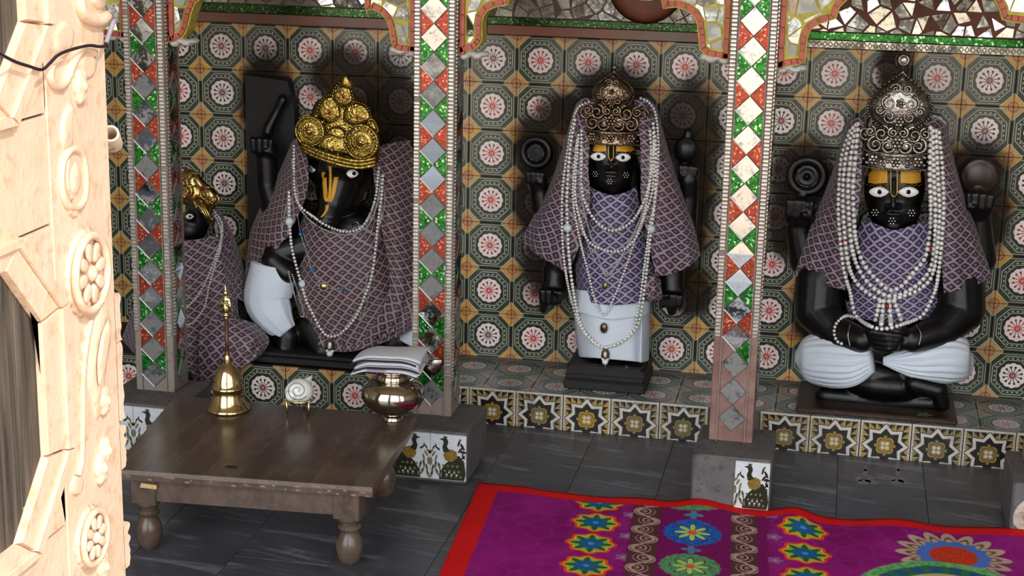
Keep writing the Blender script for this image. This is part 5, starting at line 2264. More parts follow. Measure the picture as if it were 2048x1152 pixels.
# ------------------------------------------------------------------ necklaces
t_mid, t_rgt, t_lft, t_con = bvh(s0), bvh(s1), bvh(s2), bvh(s3)
# seated statue
GR = 'pearl necklaces of the seated statue'
RN = [([(1700, 262), (1684, 310), (1678, 370), (1677, 437), (1686, 532), (1700, 584), (1710, 628), (1734, 649), (1765, 658), (1804, 649), (1843, 632), (1864, 597), (1876, 554), (1887, 437), (1886, 350), (1878, 262)], .0070, 'longest pearl necklace of the seated statue, reaching the folded hands'),
      ([(1706, 256), (1692, 310), (1686, 370), (1687, 437), (1694, 515), (1708, 558), (1735, 586), (1769, 602), (1804, 593), (1843, 576), (1868, 540), (1879, 437), (1876, 350), (1872, 256)], .0074, 'second longest pearl necklace of the seated statue'),
      ([(1712, 250), (1702, 310), (1696, 370), (1698, 437), (1705, 502), (1721, 545), (1747, 576), (1778, 592), (1812, 584), (1847, 558), (1866, 519), (1871, 437), (1868, 350), (1866, 252)], .0078, 'third longest pearl necklace of the seated statue'),
      ([(1716, 248), (1711, 310), (1706, 370), (1708, 437), (1713, 489), (1730, 532), (1756, 562), (1780, 580), (1804, 571), (1830, 541), (1852, 510), (1862, 437), (1860, 350), (1861, 250)], .0080, 'shortest pearl necklace of the seated statue, nearest the chin')]
ext = []


def fringe(root):
    for P in ([(1760, 602), (1755, 622), (1750, 645)], [(1767, 602), (1765, 625), (1762, 654)], [(1778, 602), (1780, 625), (1782, 654)], [(1788, 602), (1796, 622), (1804, 646)]):
        cs = resample(drape(t_rgt, P, .012, 40), .0150)
        B().balls(cs, .0074, 2).obj('fringe_strand', M_['pearl'], root, True)
    B().balls([onto(t_rgt, 1774, 612, .016)], .008, 2).obj('red_bead', M_['gem'], root, True)


for i, (P, r, lab) in enumerate(RN):
    ex = [fringe] if i == 2 else ([bead_at(t_rgt, 1864, 495, 6, 'gem', 'red_bead'), bead_at(t_rgt, 1688, 482, 5, 'gem', 'red_bead')] if i == 1 else [])
    bead_strand('pearl_necklace', lab, t_rgt, P, r * .93, 'pearl', GR, nsub=2, extras=ex, gap=1.12)
bead_strand('pearl_bracelet', 'pearl bracelet on the seated statue, round the wrist at left', t_rgt, [(1714, 636), (1692, 632), (1674, 645), (1668, 664), (1674, 682), (1690, 690)], .0058, 'pearl', cat='bracelet')
for xs, lab in (([(1700, 650), (1696, 670), (1700, 692)], 'thin silver bangle on the left wrist of the seated statue'), ([(1832, 650), (1842, 668), (1838, 690)], 'thin silver bangle on the right wrist of the seated statue')):
    pts = drape(t_rgt, xs, .002, 40)
    tag(B().tube(pts, .0022, 7).obj('bangle', M_['silver'], None, True), lab, 'bangle')
# standing statue
GM = 'pearl necklaces of the standing statue'
MN = [([(1163, 262), (1163, 330), (1163, 370), (1170, 405), (1190, 440), (1222, 461), (1255, 450), (1280, 420), (1298, 370), (1303, 320), (1300, 260)], .0056, 'shortest necklace of the standing statue with small rings', [ring_at(t_mid, 1163, 367, 6), ring_at(t_mid, 1222, 461, 6)]),
      ([(1157, 270), (1152, 340), (1150, 390), (1160, 440), (1175, 480), (1200, 497), (1225, 503), (1250, 498), (1275, 470), (1290, 430), (1305, 380), (1308, 300), (1306, 262)], .0052, 'rounded pearl necklace across the chest of the standing statue', []),
      ([(1154, 280), (1147, 350), (1147, 410), (1160, 480), (1175, 540), (1190, 600), (1208, 630), (1226, 600), (1250, 540), (1270, 480), (1290, 420), (1304, 340), (1308, 280)], .0046, 'pointed pearl necklace with oval pendant on the white skirt', [oval_pendant(t_mid, 1208, 656, 8, 11, 'silver_dark')]),
      ([(1160, 300), (1160, 370), (1170, 430), (1188, 490), (1205, 538), (1214, 552), (1235, 530), (1255, 490), (1283, 430), (1298, 360), (1302, 300)], .0036, 'fine silver chain with small horseshoe pendant on the brocade', [oval_pendant(t_mid, 1210, 571, 7, 9, 'silver_dark')]),
      ([(1178, 204), (1156, 216), (1144, 250), (1132, 320), (1124, 400), (1126, 500), (1136, 570), (1150, 625), (1165, 662), (1190, 688), (1210, 694), (1240, 684), (1268, 655), (1280, 600), (1288, 540), (1300, 450), (1312, 390), (1317, 300), (1312, 232), (1298, 205), (1280, 196)], .0052, 'longest necklace of the standing statue, hanging from the crown', [drop_pendant(t_mid, 1211, 708, 1.0)]),
      ([(1150, 240), (1140, 300), (1134, 390), (1135, 455), (1138, 510), (1144, 565), (1156, 632), (1170, 665), (1196, 690), (1216, 694), (1250, 680), (1278, 645), (1290, 570), (1298, 500), (1303, 457), (1310, 400), (1312, 300), (1306, 245)], .0064, 'necklace of the standing statue with two large white glass beads', [bead_at(t_mid, 1135, 456, 9, 'whitebead'), bead_at(t_mid, 1303, 458, 9, 'whitebead')]),
      ([(1152, 290), (1150, 360), (1156, 420), (1168, 460), (1180, 500), (1200, 535), (1216, 548), (1236, 524), (1262, 480), (1284, 440), (1296, 380), (1300, 300)], .0034, 'second fine silver chain of the standing statue beside the first', [])]
for P, r, lab, ex in MN:
    bead_strand('pearl_necklace', lab, t_mid, P, r, 'pearl' if r > .004 else 'pearl_fine', GM, extras=ex)
# boar headed statue
GL = 'pearl necklaces of the boar headed statue'
LN = [([(588, 292), (588, 340), (590, 385), (600, 412), (625, 432), (655, 452), (690, 463), (720, 457), (740, 430), (752, 390), (758, 335)], .0052, 'short pearl necklace under the snout of the boar headed statue', [ring_at(t_lft, 617, 436, 6), ring_at(t_lft, 712, 450, 6)]),
      ([(584, 320), (594, 390), (606, 425), (640, 455), (690, 470), (735, 452), (755, 405), (762, 350)], .0038, 'fine chain with rings under the snout of the boar headed statue', [ring_at(t_lft, 638, 448, 5, 'silver_dark'), ring_at(t_lft, 628, 444, 4)]),
      ([(578, 385), (579, 440), (583, 490), (592, 530), (603, 568), (613, 602), (626, 628), (640, 655), (656, 672), (680, 668), (710, 636), (730, 592), (744, 550), (751, 500), (757, 440), (763, 395), (766, 350)], .0058, 'long pearl necklace with silver pendant on the boar headed statue', [drop_pendant(t_lft, 660, 690, 1.1), bead_at(t_lft, 605, 567, 8, 'whitebead'), bead_at(t_lft, 579, 443, 9, 'whitebead')]),
      ([(578, 390), (569, 430), (563, 472), (569, 478), (575, 470), (578, 430), (582, 396)], .0032, 'looped double string of tiny pearls beside the boar snout', []),
      ([(577, 544), (586, 580), (598, 622), (603, 633), (608, 628), (598, 590), (584, 548)], .0034, 'looped double string of tiny pearls beside the white leg cloth', []),
      ([(595, 430), (600, 462), (605, 480), (615, 510), (624, 540), (640, 565), (650, 574), (666, 577), (684, 577)], .0024, 'thread with blue beads and a gold disc on the brocade', [bead_at(t_lft, 601, 468, 4, 'bluebead', 'blue_bead'), bead_at(t_lft, 624, 540, 4.5, 'bluebead', 'blue_bead'), bead_at(t_lft, 685, 577, 4, 'bluebead', 'blue_bead'), oval_pendant(t_lft, 647, 573, 9, 8)]),
      ([(762, 384), (764, 420), (760, 452), (756, 480), (758, 452), (768, 420), (770, 384)], .0030, 'looped string of tiny pearls beside the mirror column', []),
      ([(736, 546), (732, 570), (728, 592), (720, 636), (726, 630), (738, 590), (744, 552)], .0028, 'looped string of tiny pearls at the right of the brocade', [])]
for P, r, lab, ex in LN:
    bead_strand('pearl_necklace', lab, t_lft, P, r, 'pearl' if r > .005 else 'pearl_fine', GL, extras=ex)
# consort
GC = 'pearl necklaces of the small statue'
for P, r, lab, ex in (([(424, 416), (434, 430), (443, 445), (444, 470), (436, 500), (423, 536), (407, 572), (388, 600), (366, 621), (350, 628)], .0045, 'upper pearl necklace of the small statue', [ring_at(t_con, 434, 462, 5), ring_at(t_con, 430, 473, 5)]),
                      ([(430, 432), (442, 460), (440, 500), (430, 530), (418, 572), (409, 612), (388, 644), (366, 650), (348, 652)], .0042, 'lower pearl necklace of the small statue', [])):
    bead_strand('pearl_necklace', lab, t_con, P, r, 'pearl', GC, extras=ex)
# ------------------------------------------------------------------ low wooden table
TH = .22
tbl = thing('low_table', 'low dark wooden table with turned legs in front of the columns', 'table', (.58, -1.19, 0))
BLc, BRc, FRc, FLc = Vector((.198, -.907, TH)), Vector((.905, -.912, TH)), Vector((.932, -1.448, TH)), Vector((.275, -1.492, TH))
TT = .024


def quadboard(name, q, z0, z1, mat, parent, inset=.003):
    return B().prism([Vector((p.x, p.y, z0)) for p in q], (0, 0, z1 - z0), inset=inset).obj(name, mat, parent)


for k in range(1):
    f0, f1 = 0.0, 1.0
    quadboard('table_top', [BLc.lerp(BRc, f0), FLc.lerp(FRc, f0), FLc.lerp(FRc, f1), BLc.lerp(BRc, f1)], TH - TT, TH, M_['wood'], tbl)


def inner(u, v):
    return BLc.lerp(BRc, u).lerp(FLc.lerp(FRc, u), v)


leg_spots = [(.105, .07), (.875, .07), (.895, .915), (.115, .915)]
ap = .062
for (u0, v0), (u1, v1) in (((.10, .94), (.90, .94)), ((.10, .05), (.90, .05)), ((.09, .05), (.09, .94)), ((.895, .05), (.895, .94))):
    a, c = inner(u0, v0), inner(u1, v1)
    d = (c - a).normalized()
    n_ = Vector((-d.y, d.x, 0)) * .011
    B().prism([Vector((p.x, p.y, TH - TT - ap)) for p in (a - n_, c - n_, c + n_, a + n_)], (0, 0, ap), inset=0).obj('apron', M_['wood'], tbl)
h = TH - TT
for (u, v) in leg_spots:
    p = inner(u, v)
    p.z = 0
    lg = B().lathe(p, [(.020, 0), (.026, .006), (.031, .022), (.034, .042), (.032, .062), (.024, .078), (.019, .084), (.027, .090), (.029, .096), (.024, .102), (.026, .112), (.033, .120), (.033, .128)], 28)
    lg.box(p.x - .034, p.x + .034, p.y - .030, p.y + .030, .122, h, .003)
    lg.obj('leg', M_['wood'], tbl, True, angle=35)
# bare chips along the front edge
rng = random.Random(3)
ch = B()
for k in range(34):
    u = rng.random()
    p = FLc.lerp(FRc, u)
    w = rng.uniform(.002, .009)
    z0 = TH - rng.uniform(.004, TT)
    dd = (FRc - FLc).normalized()
    nn = Vector((dd.y, -dd.x, 0))
    q = p + nn * .0004
    ch.prism([q + dd * -w + Vector((0, 0, z0 - TH)), q + dd * w + Vector((0, 0, z0 - TH - .001)), q + dd * w * .6 + Vector((0, 0, z0 - TH + .003)), q + dd * -w * .5 + Vector((0, 0, z0 - TH + .004))], nn * .0006)
o = ch.obj('edge_chips', plain('bare chipped wood', srgb(150, 122, 100), .8, 0, .4, 60), tbl)
o['kind'] = 'stuff'
ov = inner(.15, .965)
B().prism([Vector((ov.x - .030, ov.y - .006, .172)), Vector((ov.x + .012, ov.y - .004, .170)), Vector((ov.x + .014, ov.y - .004, .181)), Vector((ov.x - .026, ov.y - .006, .184))], (0, -.003, 0)).obj('pale_patch', plain('pale patch', srgb(204, 168, 110), .6, 0, .3, 80), tbl)
kn = atz(463, 934, TH)
B().lathe(kn + Vector((0, 0, .0002)), [(.017, 0), (.015, .0006)], 24, 1.0, .6).obj('wood_knot', plain('dark knot', srgb(24, 18, 16), .5, 0, .3, 60), tbl)

# ------------------------------------------------------------------ brass bell
p = atz(457, 819, TH)
s = (p - Vector(CAM)).length / F_PX
bell = thing('hand_bell', 'brass hand bell with a tall figured handle standing on the low table', 'bell', p)
zk = s / math.cos(PITCH + .03)
pr = [(38, 0), (43, 2), (43.5, 4), (41, 7), (36, 13), (31.5, 22), (29, 33), (28.5, 40), (31.5, 42), (33, 45), (31.5, 48), (28.5, 50), (28, 58), (25.5, 68), (20, 80), (13, 88), (8, 91), (7.5, 93)]
B().lathe(p, [(r * s, z * zk) for r, z in pr], 56).obj('bell_body', M_['brass'], bell, True)
B().lathe(p, [(7 * s, 92 * zk), (7.5 * s, 94 * zk), (6.5 * s, 104 * zk), (5.5 * s, 107 * zk), (5 * s, 108 * zk)], 24).obj('neck_collar', M_['brass'], bell, True)
B().lathe(p, [(4.2 * s, 106 * zk), (3.8 * s, 140 * zk), (4.2 * s, 178 * zk), (6 * s, 181 * zk)], 20).obj('handle_rod', M_['copper'], bell, True)
b = B()
q = p + Vector((0, 0, 180 * zk))
b.ell(q + Vector((0, 0, 5 * zk)), (7 * s, 7 * s, 5 * zk))
b.ell(q + Vector((0, 0, 18 * zk)), (8 * s, 7 * s, 12 * zk))
b.ell(q + Vector((0, 0, 34 * zk)), (7.5 * s, 6 * s, 9 * zk))
b.ell(q + Vector((0, 0, 47 * zk)), (5 * s, 5 * s, 6.5 * zk))
b.cap(q + Vector((0, 0, 50 * zk)), 3 * s, q + Vector((-1 * s, 0, 62 * zk)), 1.2 * s)
for sg in (-1, 1):
    b.cap(q + Vector((sg * 6 * s, 0, 36 * zk)), 3 * s, q + Vector((sg * 10 * s, -2 * s, 22 * zk)), 2.4 * s)
    b.cap(q + Vector((sg * 10 * s, -2 * s, 22 * zk)), 2.4 * s, q + Vector((sg * 3 * s, -7 * s, 28 * zk)), 2 * s)
    b.cap(q + Vector((sg * 5 * s, 2 * s, 40 * zk)), 3 * s, q + Vector((sg * 11 * s, 5 * s, 12 * zk)), 2 * s)
fuse('handle_figure', b, .0014, M_['brass'], bell, None, 2)

# ------------------------------------------------------------------ conch on a brass stand
p = atz(600, 829, TH)
s = (p - Vector(CAM)).length / F_PX
st = thing('conch_stand', 'small three legged brass stand under the white conch', 'stand', p)
zr = 33 * s
rr = 27 * s
B().torus(p + Vector((0, 0, zr)), rr, 2.0 * s, 'Z', 36, 8).obj('ring', M_['brass'], st, True)
for a in (-150, -30, 90, -90):
    c = Vector((math.cos(math.radians(a)), math.sin(math.radians(a)), 0))
    if a != -90:
        lg = B().tube([p + c * rr * 1.0 + Vector((0, 0, zr)), p + c * rr * .96 + Vector((0, 0, zr * .5)), p + c * rr * .90 + Vector((0, 0, 2 * s))], 2.0 * s, 8).obj('leg', M_['brass'], st, True)
    B().balls([p + c * rr * 1.02 + Vector((0, 0, zr))], 3.0 * s, 2).obj('knob', M_['brass'], st, True)
cn = p + Vector((0, 0, zr + 16 * s))
con_root = thing('conch_shell', 'white conch shell with a spiral line resting in the brass stand', 'conch', cn - Vector((0, 0, 20 * s)))
b = B()
b.ell(cn, (27 * s, 28 * s, 25 * s))
b.ell(cn + Vector((-4 * s, -12 * s, 1 * s)), (22 * s, 20 * s, 22 * s))
b.ell(cn + Vector((-8 * s, -30 * s, -1 * s)), (11 * s, 9 * s, 11 * s))
b.cap(cn + Vector((8 * s, 14 * s, 12 * s)), 12 * s, cn + Vector((14 * s, 26 * s, 21 * s)), 3.5 * s)
sv = []
fuse('shell_body', b, .0018, M_['conch'], con_root, sv, 6)
tv = bvh(sv)
pts = []
for i in range(90):
    t = i / 89
    a = -.6 - 2 * PI * 2.1 * t
    r = 20 * (1 - t) ** .9 + 1.5
    h = onto(tv, 596 + r * math.cos(a) - 1, 781 - r * .92 * math.sin(a), .0004)
    if h is not None:
        pts.append(h)
B().tube(pts, [.0012 * (1 - .4 * i / len(pts)) for i in range(len(pts))], 6).obj('spiral_line', plain('dark spiral groove', srgb(70, 62, 58), .5), con_root, True)

# ------------------------------------------------------------------ pot, towel, ladle
p = atz(786, 838, TH)
s = (p - Vector(CAM)).length / F_PX
zk = s / math.cos(PITCH)
pot = thing('water_pot', 'round polished metal pot with a folded towel over its mouth', 'pot', p)
pr = [(22, 0), (23, 2), (19, 6), (18, 9), (26, 13), (44, 22), (56, 32), (63, 46), (63, 58), (57, 70), (46, 79), (36, 83), (33, 87), (32, 92), (34, 98), (40, 101), (40, 103), (32, 102), (30, 96)]
B().lathe(p, [(r * s, z * zk) for r, z in pr[:4]], 56).obj('foot', M_['pot'], pot, True)
B().lathe(p, [(r * s, z * zk) for r, z in pr[3:12]], 64).obj('bowl', M_['pot'], pot, True)
B().lathe(p, [(r * s, z * zk) for r, z in pr[11:]], 56).obj('neck', M_['pot'], pot, True)
ztop = p.z + 104 * zk
# folded towel: one sheet folded back and forth
prof = []
W = 66 * s
levels = 5
for k in range(levels):
    z = k * .0098
    xs = np.linspace(-1, 1, 15)
    if k % 2:
        xs = xs[::-1]
    for xx in xs:
        sag = -.034 * max(0, abs(xx) - .5) ** 1.5 * (1.4 if xx < 0 else .7)
        prof.append((xx * W * (1 + .03 * math.sin(k * 2.1)) - (.010 if k % 3 == 0 else 0), z + sag))
vs, fs, uv = [], [], []
ny = 12
for j in range(ny):
    v = j / (ny - 1)
    for i, (xx, zz) in enumerate(prof):
        y = (v - .5) * .105
        lift = -.004 * (2 * v - 1) ** 2 + .014 * max(0, xx / W) ** 2 * v
        vs.append(Vector((p.x - .004 + xx, p.y + y + .005 * math.sin(3 * xx / W), ztop + .006 + zz + lift)))
        uv.append((i * .010, v * .15))
n_ = len(prof)
for j in range(ny - 1):
    for i in range(n_ - 1):
        fs.append((j * n_ + i, j * n_ + i + 1, (j + 1) * n_ + i + 1, (j + 1) * n_ + i))
tw = mesh('folded_towel', vs, fs, M_['towel'], None, True, uv)
md = tw.modifiers.new('thickness', 'SOLIDIFY')
md.thickness = .0042
md.offset = 0
tag(tw, 'folded white cotton towel with dark hems lying over the round pot', 'towel')
lp0, lp1 = at(842, 722, p.y - .01), at(886, 716, p.y + .02)
sp = thing('spoon', 'silver spoon end poking out beside the folded towel', 'spoon', lp0)
c = at(868, 730, p.y + .01)
B().tube([Vector((p.x + .03, p.y, ztop - .01)), Vector((p.x + .05, p.y, ztop + .003)), at(846, 726, p.y), at(860, 730, p.y + .008)], .0032, 8).obj('handle', M_['silver'], sp, True)
ol = [at(x, y, p.y + .01) for x, y in ((852, 738), (858, 722), (872, 716), (886, 718), (887, 728), (878, 738), (866, 746))]
B().puff([Vector(q) for q in curve([tuple(q) for q in ol + ol[:1]], 25)[:-1]], c, (0, -.010, .004), 5).obj('bowl', M_['silver'], sp, True)

# small dark dish at the foot of the small statue
p = at(386, 772, -.50)
d0 = at(385, 776, -.46)
d = B().lathe(Vector((d0.x, -.46, 0)), [(.030, 0), (.030, .02), (.024, .085), (.023, .10)], 28, 1.0, .8)
tag(d.obj('stone_knob', M_['pedestal'], None, True), 'small grey stone knob between the first column and the table', 'stone')
# leaf scrap
lf = B()
p = at(1850, 812, -.26)
lp = Vector((p.x, -.262, LT + .0165))
for a in (0, 1.2, 2.3, 3.6, 5.0):
    dd = Vector((math.cos(a), math.sin(a), 0))
    nn = Vector((-dd.y, dd.x, 0))
    lf.add([lp, lp + dd * .012 + nn * .006 + Vector((0, 0, .004)), lp + dd * .026 + Vector((0, 0, .006)), lp + dd * .012 - nn * .006 + Vector((0, 0, .004))], [(0, 1, 2, 3)])
o = lf.obj('leaf_sprig', M_['leafgreen'], None)
md = o.modifiers.new('thickness', 'SOLIDIFY')
md.thickness = .0012
tag(o, 'small dried leaf sprig on the base of the seated statue', 'leaf')

# faded chalk footprints on the floor in front of the seated statue
for x, lab in ((1728, 'faded chalk mark on the floor, the left of the pair'), (1794, 'faded chalk mark on the floor, the right of the pair')):
    ck = B()
    for (dx, dy, w, h_) in ((0, 6, 14, 5), (-10, 0, 9, 5), (10, 2, 9, 5), (2, -12, 5, 8), (3, -20, 4, 5), (20, 8, 10, 3)):
        pts = []
        for i in range(12):
            a = 2 * PI * i / 12
            q = atz(x + dx + w * math.cos(a), 958 + dy + h_ * math.sin(a), 0.0)
            pts.append(Vector((q.x, q.y, .0003)))
        ck.prism(pts, (0, 0, .0004))
    tag(ck.obj('chalk_mark', M_['chalk'], None), lab, 'chalk mark', 'chalk marks on the floor')

# ------------------------------------------------------------------ rug
NX, NY = 150, 90
vs, fs, uv = [], [], []
bumps = [(1390, .05, 10), (1440, .06, 4), (1590, .05, 14), (1790, .10, 10), (2048, .14, 12), (1270, .08, 3)]
bx_ = [(atz(b_[0], 1030, .01).x, b_[1], b_[2]) for b_ in bumps]
YB = -.816
for j in range(NY):
    v = j / (NY - 1)
    dist = v * 1.45
    yy = YB - dist
    xl = 1.056 + .067 * dist
    for i in range(NX):
        u = i / (NX - 1)
        d = u * 1.75
        xx = xl + d
        z = .010
        for (bx0, bw, bh) in bx_:
            z += bh * .00145 * math.exp(-((xx - bx0) / bw) ** 2) * math.exp(-(dist / .16) ** 2)
        z += .0012 * math.sin(xx * 31 + yy * 9) * math.sin(yy * 23 + xx * 5)
        yb = yy - .020 * math.sin((xx - 1.06) * 4.6) ** 2 * math.exp(-dist / .25) * (1 if xx > 1.2 else .2)
        vs.append(Vector((xx, yb, max(z, .008))))
        uv.append((d, dist))
for j in range(NY - 1):
    for i in range(NX - 1):
        fs.append((j * NX + i, j * NX + i + 1, (j + 1) * NX + i + 1, (j + 1) * NX + i))
rug = mesh('rug', vs, [f[::-1] for f in fs], M_['rug'], None, True, uv)
md = rug.modifiers.new('thickness', 'SOLIDIFY')
md.thickness = .006
md.offset = -1
tag(rug, 'magenta printed rug with red binding and flower medallions on the floor', 'rug')

# ------------------------------------------------------------------ carved cream door, open at left
DX = 1.10
door = struct(thing('door_1', 'open cream painted door with carved ornament and weathered wood panels', None, (DX, -3.45, 0)))
E_ = .0


def D(x, y, d=0.0):
    v = atx(x, y, DX)
    return Vector((DX + d, v.y, v.z))


YE = D(222, 560).y          # free edge
YH = FY + .02               # hinge side
# weathered planks behind
k = 0
yy = YH
while yy < YE - .03:
    y1 = min(yy + .105, YE - .004)
    B().box(DX - .034, DX - .003, yy + .0008, y1 - .0008, .02, 2.45, .001).obj('plank', M_['plank'], door)
    yy = y1
CRM = M_['cream']
# panels (octagons): right hand points from the photograph, mirrored about the panel's middle
inner_r = [D(72, 631), D(85, 900), D(30, 1075)]
outer_r = [D(35, 472), D(125, 614), D(133, 908), D(63, 1111)]
vy_i = (D(72, 631).y + D(85, 900).y) / 2
vy_o = (D(125, 614).y + D(133, 908).y) / 2
cz = (D(72, 631).z + D(85, 900).z) / 2
hz_i = (D(72, 631).z - D(85, 900).z) / 2
hz_o = (D(125, 614).z - D(133, 908).z) / 2
bot_i = D(30, 1075)
bot_o = D(63, 1111)
top_o = D(35, 472)
HW_o = .24
Yc = vy_o - HW_o
HW_i = vy_i - Yc
tb_o = ((bot_o.y + top_o.y) / 2) - Yc
tb_i = bot_i.y - Yc
Hz_o = (top_o.z - bot_o.z) / 2
Hz_i = cz - bot_i.z
czo = (top_o.z + bot_o.z) / 2


def octa(hw, tb, hz, Hz, zc, x):
    return [Vector((x, Yc + a, zc + c)) for a, c in ((hw, hz), (hw, -hz), (tb, -Hz), (-tb, -Hz), (-hw, -hz), (-hw, hz), (-tb, Hz), (tb, Hz))]


pan_z = [czo]
dz_up = D(108, 48).z - (czo - hz_o)      # offset of the upper panel
pan_z.append(czo + dz_up)
pan_z.append(czo - dz_up)
mid_w = (HW_o + HW_i) / 2
for zc in pan_z:
    A = octa(HW_o, tb_o, hz_o, Hz_o, zc, DX)
    I = octa(HW_i, tb_i, hz_i, Hz_i, zc, DX)
    Mx = [a.lerp(c, .30) for a, c in zip(A, I)]
    My = [a.lerp(c, .42) for a, c in zip(A, I)]
    for i in range(8):
        j = (i + 1) % 8
        bb = B()
        # outer lip
        q = [A[i], A[j], Mx[j], Mx[i]]
        bb.prism([v + Vector((-.012, 0, 0)) for v in q], (.024, 0, 0), inset=.0015)
        q = [Mx[i], Mx[j], I[j], I[i]]
        bb.prism([v + Vector((-.012, 0, 0)) for v in q], (.0195, 0, 0), inset=.003)
        bb.obj('moulding', CRM, door)
# cream boards: stile at the free edge, surrounds and rails with open joints
y_st = D(100, 470).y
B().box(DX - .012, DX + .004, y_st, YE, .02, 2.45, .001).obj('stile', CRM, door)
seams = [D(60, 235).z, D(70, 460).z, D(100, 1072).z]
sz_list = [.02] + sorted([seams[2], seams[1], seams[0]]) + [2.45]
y_lo = YH
g = .0016
for a, c in zip(sz_list, sz_list[1:]):
    # piece of surround between two joints: right and left of any octagon it meets
    zc = [z for z in pan_z if a - .02 < z < c + .02 or (a < z + Hz_o and c > z - Hz_o)]
    zc = zc[0] if zc else None
    a0, c0 = a + g, c - g
    if zc is None:
        B().box(DX - .012, DX + .002, y_lo, y_st - g, a0, c0).obj('rail', CRM, door)
        continue
    A = octa(HW_o - .002, tb_o - .002, hz_o, Hz_o - .002, zc, DX - .012)
    # sample the octagon right edge between a0 and c0
    def edge(z):
        dzv = abs(z - zc)
        if dzv <= hz_o:
            return HW_o - .002
        if dzv >= Hz_o - .002:
            return None
        t = (dzv - hz_o) / (Hz_o - .002 - hz_o)
        return (HW_o - .002) * (1 - t) + tb_o * t
    zs = sorted(set([a0, c0] + [z for z in (zc - Hz_o + .0021, zc - hz_o, zc + hz_o, zc + Hz_o - .0021) if a0 < z < c0]))
    for sgn in (1, -1):
        pts = []
        for z in zs:
            e_ = edge(z)
            pts.append((Yc + sgn * (e_ if e_ is not None else 0.0), z))
        # where the rail closes over the top or bottom of the panel
        out_y = (y_st - g) if sgn == 1 else y_lo
        poly = []
        for (yy_, z) in pts:
            e_ = edge(z)
            poly.append((yy_, z))
        # add the flat run at the panel's ends
        full = []
        for i, z in enumerate(zs):
            e_ = edge(z)
            if e_ is None:
                full.append((Yc, z))
            else:
                if i > 0 and edge(zs[i - 1]) is None:
                    full.append((Yc, z))
                full.append((Yc + sgn * e_, z))
                if i < len(zs) - 1 and edge(zs[i + 1]) is None:
                    full.append((Yc, z))
        full = full + [(out_y, zs[-1]), (out_y, zs[0])]
        B().prism([Vector((DX - .012, y_, z_)) for y_, z_ in full], (.014, 0, 0)).obj('surround_board', CRM, door)

XP = Vector((1, 0, 0))


def relief(name, outline, h, cen=None, parent=None, n=44, rings=5, base=.003, power=.16, smooth=True):
    pts = curve(list(outline) + [outline[0]], n + 1)[:-1]
    P = [D(p[0], p[1], base) for p in pts]
    c = D(*cen, base) if cen else sum(P, Vector()) / len(P)
    return B().puff(P, c, XP * h * .7, rings, power=power).obj(name, CRM, parent or door, smooth, angle=50)


def medallion(cx, cy, rx, ry, name='medallion'):
    c = D(cx, cy, .003)
    ryz = (D(cx, cy - ry).z - D(cx, cy + ry).z) / 2
    rxy = (D(cx + rx, cy).y - D(cx - rx, cy).y) / 2
    ol = []
    for k in range(96):
        a = 2 * PI * k / 96
        f = 1 + .045 * abs(math.sin(9 * a))
        ol.append(c + Vector((0, rxy * f * math.cos(a), ryz * f * math.sin(a))))
    o = B().puff(ol, c, XP * .007, 5, power=.28).obj(name, CRM, door, True)
    rim = B()
    pts = [c + Vector((.010, rxy * .82 * math.cos(2 * PI * k / 48), ryz * .82 * math.sin(2 * PI * k / 48))) for k in range(48)]
    rim.tube(pts, rxy * .10, 8, True).obj('rim', CRM, o, True)
    for k in range(8):
        a = 2 * PI * k / 8 + .2
        pc = c + Vector((.009, rxy * .48 * math.cos(a), ryz * .48 * math.sin(a)))
        d = Vector((0, math.cos(a) * rxy, math.sin(a) * ryz)).normalized()
        e = Vector((0, -d.z, d.y))
        pet = [pc + d * (rxy + ryz) / 2 * .26 * math.cos(t * PI / 7) + e * rxy * .17 * math.sin(t * PI / 7) for t in range(14)]
        B().puff(pet, pc, XP * .004, 4, power=.2).obj('petal', CRM, o, True)
    B().ell(c + XP * .010, (.007, rxy * .18, ryz * .18)).obj('boss', CRM, o, True)
    return o


medallion(163, 545, 40, 92)
medallion(172, 1073, 30, 64)
# hanging bud
BUD = [(140, 288), (158, 300), (167, 350), (164, 400), (150, 420), (130, 420), (116, 405), (108, 365), (112, 320), (126, 295)]
o = relief('bud', BUD, .003, (138, 362), power=.14)
ring_ = [(138 + (p[0] - 138) * .84, 360 + (p[1] - 360) * .88) for p in BUD]
B().tube([D(p[0], p[1], .0055) for p in curve(ring_ + [ring_[0]], 50)[:-1]], .0046, 8, True).obj('bud_rim', CRM, o, True)
relief('bud_leaf', [(142, 322), (150, 340), (152, 362), (148, 384), (141, 392), (134, 380), (132, 355), (135, 335)], .008, (142, 358), o, base=.004, power=.4)
B().tube([D(p[0], p[1], .006) for p in curve([(128, 318), (124, 345), (126, 375), (134, 398)], 20)], .0022, 6).obj('bud_vein', CRM, o, True)
relief('bud_stem', [(128, 206), (136, 206), (136, 240), (134, 296), (118, 300), (114, 262), (118, 228)], .008, (126, 255), power=.14)
relief('bud_tip', [(128, 414), (144, 414), (148, 428), (140, 434), (130, 428)], .007, (138, 423))
# tall curling leaf
o = relief('tall_leaf', [(204, 606), (214, 625), (214, 670), (206, 720), (198, 780), (196, 830), (184, 845), (176, 800), (168, 770), (172, 700), (182, 640), (194, 612)], .008, (192, 710), power=.14)
relief('leaf_vein', [(200, 634), (204, 650), (196, 700), (186, 760), (180, 765), (178, 720), (186, 670)], .005, (190, 700), o, base=.011)
B().tube([D(p[0], p[1], .006) for p in curve([(172, 640), (162, 690), (156, 750), (155, 850), (153, 920), (146, 950)], 40)], .0042, 8).obj('leaf_stem', CRM, door, True)
relief('stem_bulb', [(140, 950), (154, 950), (156, 972), (150, 986), (138, 990), (132, 975)], .009, (144, 970))
